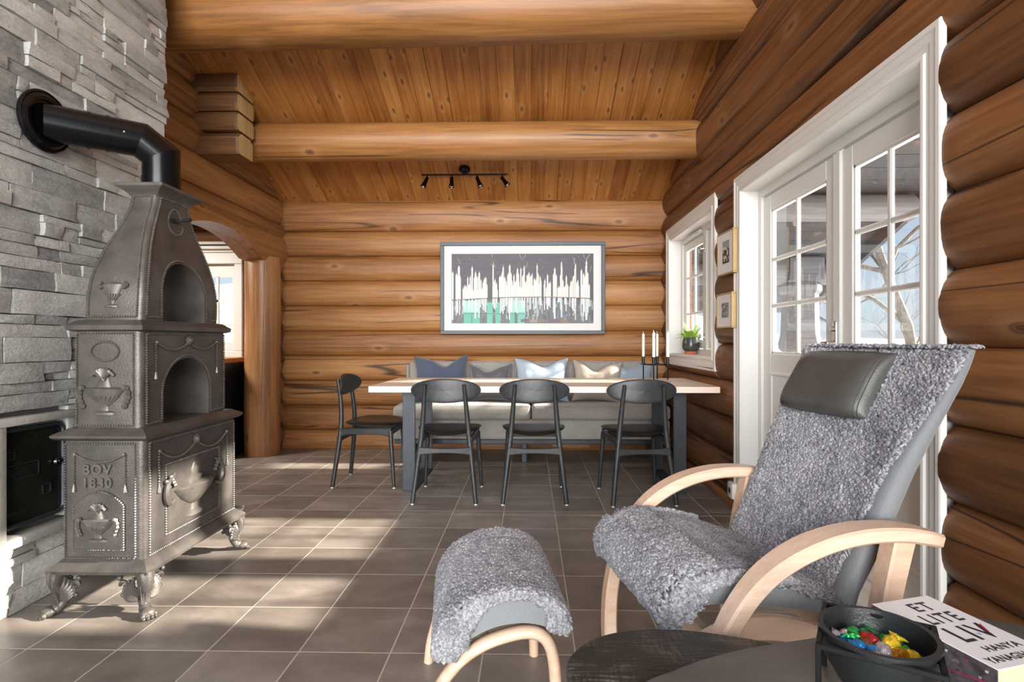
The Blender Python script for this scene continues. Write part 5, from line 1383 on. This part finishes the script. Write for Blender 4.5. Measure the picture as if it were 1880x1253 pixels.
# ------------------------------------------------------------------ book
bz = .465; u = Vector((.0647, -.2243, 0)).normalized(); v = Vector((-u.y, u.x, 0))   # u: head to tail, v: spine to fore-edge
bo = Vector((.703, 1.146, bz)); ang = math.atan2(v.y, v.x)
bkq = thing('book', 'thick white covered paperback lying on the black side table beside the bowl', 'book', tuple(bo), ang)
# local: x along v (spine->fore edge), y = head direction (-u)
BW, BL, BT = .146, .236, .055
mb = MB(); mb.box(.004, BW - .003, -BL + .003, -.003, .0015, BT - .0015); mb.build('page_block', simple('book_pages', '#d9c29c', .8, bump=.4, bs=700), bkq, 0)
M['cover'] = simple('white_book_cover', '#eeeeee', .4); M['spine'] = simple('printed_spine', '#4c4549', .4, var=.5, vs=60)
mb = MB(); mb.rbox(0, BW, -BL, 0, BT - .0016, BT, .0006, 1); mb.rbox(0, BW, -BL, 0, 0, .0016, .0006, 1); cv = mb.build('cover', M['cover'], bkq, 20)
mb = MB(); mb.rbox(-.0016, .0008, -BL, 0, 0, BT - .001, .0005, 1); spn = mb.build('spine', M['spine'], bkq, 20); spn['label'] = 'dark printed spine with pink lines'
pk = []; rp = random.Random(8)
for i in range(60):
    a = rp.uniform(.0, .97); b_ = rp.uniform(0, .9); pk.append(([(a, b_), (a + .02, b_), (a + .025, b_ + .09), (a, b_ + .07)], i, rp.choice(['#6a6165', '#8c8287', '#3a3438', '#57494f', '#b9aeb2', '#7d3a52'])))
pk += [([(.12, .98), (.135, .98), (.62, .02), (.60, .02)], 70, '#c21f57'), ([(.45, .02), (.46, .02), (.95, .5), (.95, .44)], 71, '#a32350'), ([(.0, .5), (.0, .46), (.5, .9), (.5, .93)], 72, '#7f2a4a')]
flat_art('spine_print', pk, lambda a, b_, d: (-.0018 - d * .000004, -BL + BL * (1 - a), BT * b_ * .98), spn, M['paint'])
ink = simple('cover_ink', '#2b2a2c', .5)
def cov(body, x, y, size, sx=1., sp=1., off=.0): return text('cover_lettering', body, size, Matrix.Translation((x, y, BT + .0004)), ink, cv, .00005, 'CENTER', off, sp, sx)
cov('ET', .083, -.052, .044, .92, 1.22, .0009); cov('LITE', .079, -.098, .048, .80, 1.22, .0009); cov('LIV', .079, -.160, .068, .86, 1.2, .0012)
cov('HANYA', .083, -.193, .022, 1.0, 1.12, .0006); cov('YANAGIHARA', .076, -.221, .022, .88, 1.08, .0006)
for pa, ca in (([(.685, .60), (.715, .60), (.80, .50), (.77, .50)][::1], '#c21f57'), ([(.50, .63), (.54, .63), (.55, .60), (.51, .60)], '#8fb2cf')):
    flat_art('cover_accent', [(pa, 0, ca)], lambda a, b_, d: (BW * a + .012, -BL * (1.33 - b_) if False else -BL * b_, BT + .0007), cv, M['paint'])
# ------------------------------------------------------------------ bowl in a cube stand
bc = Vector((.5695, .913, .465)); sa = math.atan2(.804 - .887, .599 - .46)
bs = thing('bowl_stand', 'black square metal stand holding a round bowl of wrapped sweets', 'bowl', tuple(bc), sa)
HH = .115; q = .0805
mb = MB(); cor = [(-q, -q), (q, -q), (q, q), (-q, q)]
for (a, b), (c_, d_) in zip(cor, cor[1:] + cor[:1]): mb.sweep([(a, b, HH - .004), (c_, d_, HH - .004)], (0, 0, 1), .0085, .0085, r=.001)
mb.build('square_rail', M['black'], bs, 20)
for a, b in cor:
    mb = MB(); mb.rbox(a - .0042, a + .0042, b - .0042, b + .0042, 0, HH, .0008, 1); mb.build('leg', M['black'], bs, 20)
M['bowlm'] = simple('black_cast_bowl', '#343636', .33, .5, bump=.15, bs=220)
mb = MB(); mb.lathe([(0, .018), (.03, .020), (.058, .038), (.078, .072), (.0835, .105), (.087, .117), (.087, .121), (.078, .121), (.076, .105), (.070, .078), (.052, .048), (.028, .036), (0, .034)], 56); mb.build('bowl', M['bowlm'], bs, 50)
sweetm = {}
def foil(n, c, metal=.75, rough=.22): return simple('foil_' + n, c, rough, metal, bump=.8, bs=140)
for n, c, mt in (('gold', '#e0a624', .8), ('blue', '#2f8fd0', .5), ('silver', '#d8cfd0', .6), ('green', '#2f9a4d', .5), ('red', '#b53030', .5), ('purple', '#4a2f5e', .5), ('yellow', '#f0cf3a', .4), ('bronze', '#a86a4a', .7)): sweetm[n] = foil(n, c, mt)
SW = [('gold', .026, -.022, .062, .9, 'large gold foil sweet at the near right of the bowl'), ('gold', .036, -.004, .058, .2, 'gold foil sweet lying on the right side of the bowl'), ('silver', -.003, -.036, .061, 1.9, 'silver pink foil sweet at the near edge of the bowl'), ('silver', .008, -.018, .068, 1.2, 'silver foil sweet on top in the middle of the bowl'),
      ('blue', -.030, -.020, .064, 2.3, 'bright blue foil sweet at the near left of the bowl'), ('blue', -.042, .004, .057, 1.6, 'blue foil sweet against the left rim of the bowl'), ('green', -.022, .036, .058, .4, 'green foil sweet at the far left of the bowl'), ('green', .008, .040, .056, 2.8, 'green foil sweet at the far side of the bowl'),
      ('yellow', .018, .014, .068, .6, 'yellow foil sweet on top near the middle of the bowl'), ('red', -.012, .012, .066, 2.0, 'red foil sweet in the middle of the bowl'), ('purple', .038, -.018, .054, 1.1, 'dark purple foil sweet at the right rim of the bowl'), ('green', .034, .018, .056, 2.2, 'small green foil sweet at the far right of the bowl'),
      ('bronze', -.014, -.006, .064, .9, 'bronze foil sweet half hidden in the middle'), ('silver', -.039, .017, .062, 2.7, 'pale silver sweet at the extreme left of the bowl'), ('yellow', .048, -.002, .060, 1.7, 'yellow foil sweet at the extreme right of the bowl'), ('purple', -.006, .026, .060, 1.4, 'purple foil sweet behind the red one'),
      ('gold', .020, -.038, .060, 2.5, 'gold foil sweet nearest the viewer at the bowl edge'), ('blue', -.022, -.038, .059, 2.9, 'small blue foil sweet nearest the viewer at the bowl edge'), ('green', -.036, .024, .066, 1.0, 'green foil sweet on top at the left of the bowl')]
for n, x, y, z, a, lb in SW:
    P = bc + Vector((x * math.cos(sa) - y * math.sin(sa), x * math.sin(sa) + y * math.cos(sa), z + .030)); s = thing('wrapped_sweet', lb, 'sweet', tuple(P), a, 'wrapped sweets in the bowl'); s.rotation_euler = (rp.uniform(-.3, .3), rp.uniform(-.4, .4), a)
    mb = MB(); rings = []
    for i in range(17):
        t = -1 + 2 * i / 16; xx = .027 * t; e = abs(t)
        r = .0115 * math.sqrt(max(0, 1 - (e / .62) ** 4)) if e < .60 else .0032 + (e - .6) * .028
        fl = 1. if e < .6 else max(.25, 1 - (e - .6) * 2.2)
        rings.append([(xx, r * math.cos(2 * PI * k / 14) * (1 + .16 * math.sin(k * 5 + i)), r * math.sin(2 * PI * k / 14) * fl * (1 + .16 * math.cos(k * 3 + i))) for k in range(14)])
    mb.loft(rings, True, True); mb.build('wrapper', sweetm[n], s, 35)

# ------------------------------------------------------------------ outside
mb = MB(); n = 44; P = []
for j in range(n + 1):
    for i in range(n + 1):
        x = 1.62 + (i / n) ** 1.8 * 60; y = -25 + 70 * j / n; h = -.35 + .25 * noise.noise(Vector((x * .3, y * .3, 0))) + .012 * max(0, x - 4) ** 1.5 + .5 * noise.noise(Vector((x * .06, y * .06, 3))) * min(1, x / 8)
        P.append((x, y, h))
mb.add(P, [(j * (n + 1) + i, j * (n + 1) + i + 1, (j + 1) * (n + 1) + i + 1, (j + 1) * (n + 1) + i) for j in range(n) for i in range(n)])
struct(mb.build('ground_snow', M['snow'], smooth=60), 'snow covered slope outside the balcony door', 'ground')
mb = MB(); G_ = [(x, y, -.5 + max(0, y - 9) * .16 + 1.6 * noise.noise(Vector((x * .08, y * .08, 1)))) for y in range(8, 50, 3) for x in range(-40, 10, 3)]; nx = len(range(-40, 10, 3)); mb.add(G_, [(j * nx + i, j * nx + i + 1, (j + 1) * nx + i + 1, (j + 1) * nx + i) for j in range(len(G_) // nx - 1) for i in range(nx - 1)]); struct(mb.build('ground_back', M['snow']), 'snow outside the kitchen window', 'ground')
ro = thing('porch_roof', 'dark timber roof overhang outside the balcony door', 'roof', (2.7, 4, 3.2))
def Ro(mb, name, mat, sm=25):
    mb.v = [(x - 2.7, y - 4, z - 3.2) for x, y, z in mb.v]; mb.build(name, mat, ro, sm)
RZ = lambda y: 4.72 - .40 * y
mb = MB(); x = 1.66
mb = MB(); yy = .2
while yy < 8.0: mb.prism([(yy + .004, RZ(yy)), (yy + .16, RZ(yy + .16)), (yy + .16, RZ(yy + .16) + .03), (yy + .004, RZ(yy) + .03)], 1.66, 3.82, lambda a, b, d: (d, a, b)); yy += .165
mb.prism([(.2, RZ(.2) + .03), (8.1, RZ(8.1) + .03), (8.1, RZ(8.1) + .16), (.2, RZ(.2) + .16)], 1.62, 3.86, yz); Ro(mb, 'roof_boards', M['porch_dark'])
mb = MB(); mb.prism([(.2, RZ(.2) - .16), (8.1, RZ(8.1) - .16), (8.1, RZ(8.1) + .2), (.2, RZ(.2) + .2)], 3.82, 3.87, yz); Ro(mb, 'barge_board', M['porch_dark'])
for y_ in (3.40, 4.42, 5.5, 6.75):
    mb = MB(); mb.tube([(1.66, y_, RZ(y_) - .15), (3.75, y_, RZ(y_) - .15)], .13, 16); Ro(mb, 'purlin', M['porch'])
pcx, pcy = 3.28, 6.75
pcol = thing('porch_column', 'stout grey turned timber column outside the balcony door', 'column', (pcx, pcy, 0))
mb = MB()
prof = [(.24, -.5), (.24, .30), (.20, .36), (.23, .42), (.23, .52), (.17, .60), (.16, .68), (.215, .78), (.215, .84), (.17, .90), (.235, .96), (.245, 1.02), (.215, 1.15), (.205, 1.45), (.205, 1.62), (.24, 1.66), (.245, 1.72), (.20, 1.78)]
mb.lathe(prof, 8, Matrix.Rotation(PI / 8, 4, 'Z')); mb.rbox(-.20, .20, -.20, .20, 1.76, 2.06, .02, 1); mb.build('shaft', M['porch'], pcol, 25)
def tree(label, x, y, h, seed, z0=-.3, spread=.55, levels=4, r0=.12, lean=0., name='birch_tree', cat='tree'):
    rt = random.Random(seed); t = thing(name, label, cat, (x, y, z0)); mt = MB(); mbr = MB()
    def grow(mb, p, d, L, r, lev):
        pts = [p]; dd = d.copy(); n = 5
        for i in range(n):
            dd = (dd + Vector((rt.uniform(-.3, .3), rt.uniform(-.3, .3), rt.uniform(-.12, .22)))).normalized(); pts.append(pts[-1] + dd * L / n)
        mb.tube(pts, [r * (1 - .55 * i / n) for i in range(n + 1)], 6 if lev < 3 else 4)
        if lev >= levels: return
        for k in range(4 if lev else 7):
            i = rt.randint(1 if lev else 2, n); q = pts[i]; a = rt.uniform(0, 2 * PI)
            nd = (dd * (1 - spread) + Vector((math.cos(a), math.sin(a), rt.uniform(-.1, .6))) * spread).normalized()
            grow(mbr, q, nd, L * rt.uniform(.45, .7), r * .40, lev + 1)
    grow(mt, Vector((0, 0, 0)), Vector((lean, lean * .3, 1)).normalized(), h, r0, 0)
    mt.build('trunk', M['bark'], t, 50); mbr.build('branches', M['bark'], t, 50, recalc=False)
tree('gnarled bare birch tree standing in the snow outside the balcony door', 5.6, 7.9, 4.0, 12, lean=-.12, r0=.085, z0=-.25, levels=5)
tree('smaller leafless birch right of the porch column', 7.2, 12.6, 3.2, 5, r0=.07, z0=-.1)
tree('low bare thicket of twigs in the snow outside the door', 3.9, 11.5, 1.3, 33, r0=.035, z0=-.3, spread=.6, name='bare_bush', cat='bush')
tree('thin leafless bush farther out in the snow', 6.6, 9.9, 1.5, 41, r0=.03, z0=-.25, spread=.6, name='bare_bush', cat='bush')

# ------------------------------------------------------------------ camera and light
cam = bpy.data.cameras.new('camera'); co = bpy.data.objects.new('camera', cam); COL.objects.link(co); SC.camera = co
co.location = (0, 0, 1.06); co.rotation_euler = (PI / 2, 0, 20 / 1012); cam.sensor_width = 36; cam.lens = 36 * 1012 / 1880; cam.shift_x = -12 / 1880; cam.clip_start = .05
def lamp(name, typ, energy, color=(1, 1, 1), loc=(0, 0, 0), rot=(0, 0, 0), **kw):
    l = bpy.data.lights.new(name, typ); l.energy = energy; l.color = color
    for k, v in kw.items(): setattr(l, k, v)
    o = bpy.data.objects.new(name, l); COL.objects.link(o); o.location = loc; o.rotation_euler = rot; return o
sun = lamp('sun', 'SUN', 13., (1, .93, .82), angle=math.radians(1.6))
sun.rotation_euler = Vector((-1, .0, -.445)).to_track_quat('-Z', 'Y').to_euler()
# large fill light added far behind the viewer to brighten the room
lamp('rear_fill_light', 'AREA', 1080., (1, .985, .965), (-.2, -7., 2.6), Vector((0, 1, -.02)).to_track_quat('-Z', 'Y').to_euler(), shape='RECTANGLE', size=7., size_y=4.)
lamp('kitchen_fill_light', 'AREA', 45., (1, .95, .88), (-3.7, 4.2, 2.14), (0, 0, 0), shape='SQUARE', size=.5)  # unseen lamp added to brighten the kitchen and its window frame
w = bpy.data.worlds.new('sky'); SC.world = w; w.use_nodes = True; nt = w.node_tree
tc = nt.nodes.new('ShaderNodeTexCoord'); sx = nt.nodes.new('ShaderNodeSeparateXYZ'); cr_ = nt.nodes.new('ShaderNodeValToRGB'); bg = nt.nodes['Background']
nt.links.new(tc.outputs['Generated'], sx.inputs[0]); nt.links.new(sx.outputs[2], cr_.inputs[0]); nt.links.new(cr_.outputs[0], bg.inputs[0])
e = cr_.color_ramp.elements; e[0].position = 0.; e[0].color = lin('#e6eef5'); e[1].position = .55; e[1].color = lin('#8fbbe6'); x_ = e.new(.22); x_.color = lin('#b9d8f2')
bg.inputs[1].default_value = .6
SC.view_settings.view_transform = 'Standard'; SC.view_settings.look = 'None'; SC.view_settings.gamma = 1.; SC.view_settings.exposure = .75
SC.view_settings.use_curve_mapping = False
SC.cycles.use_denoising = True
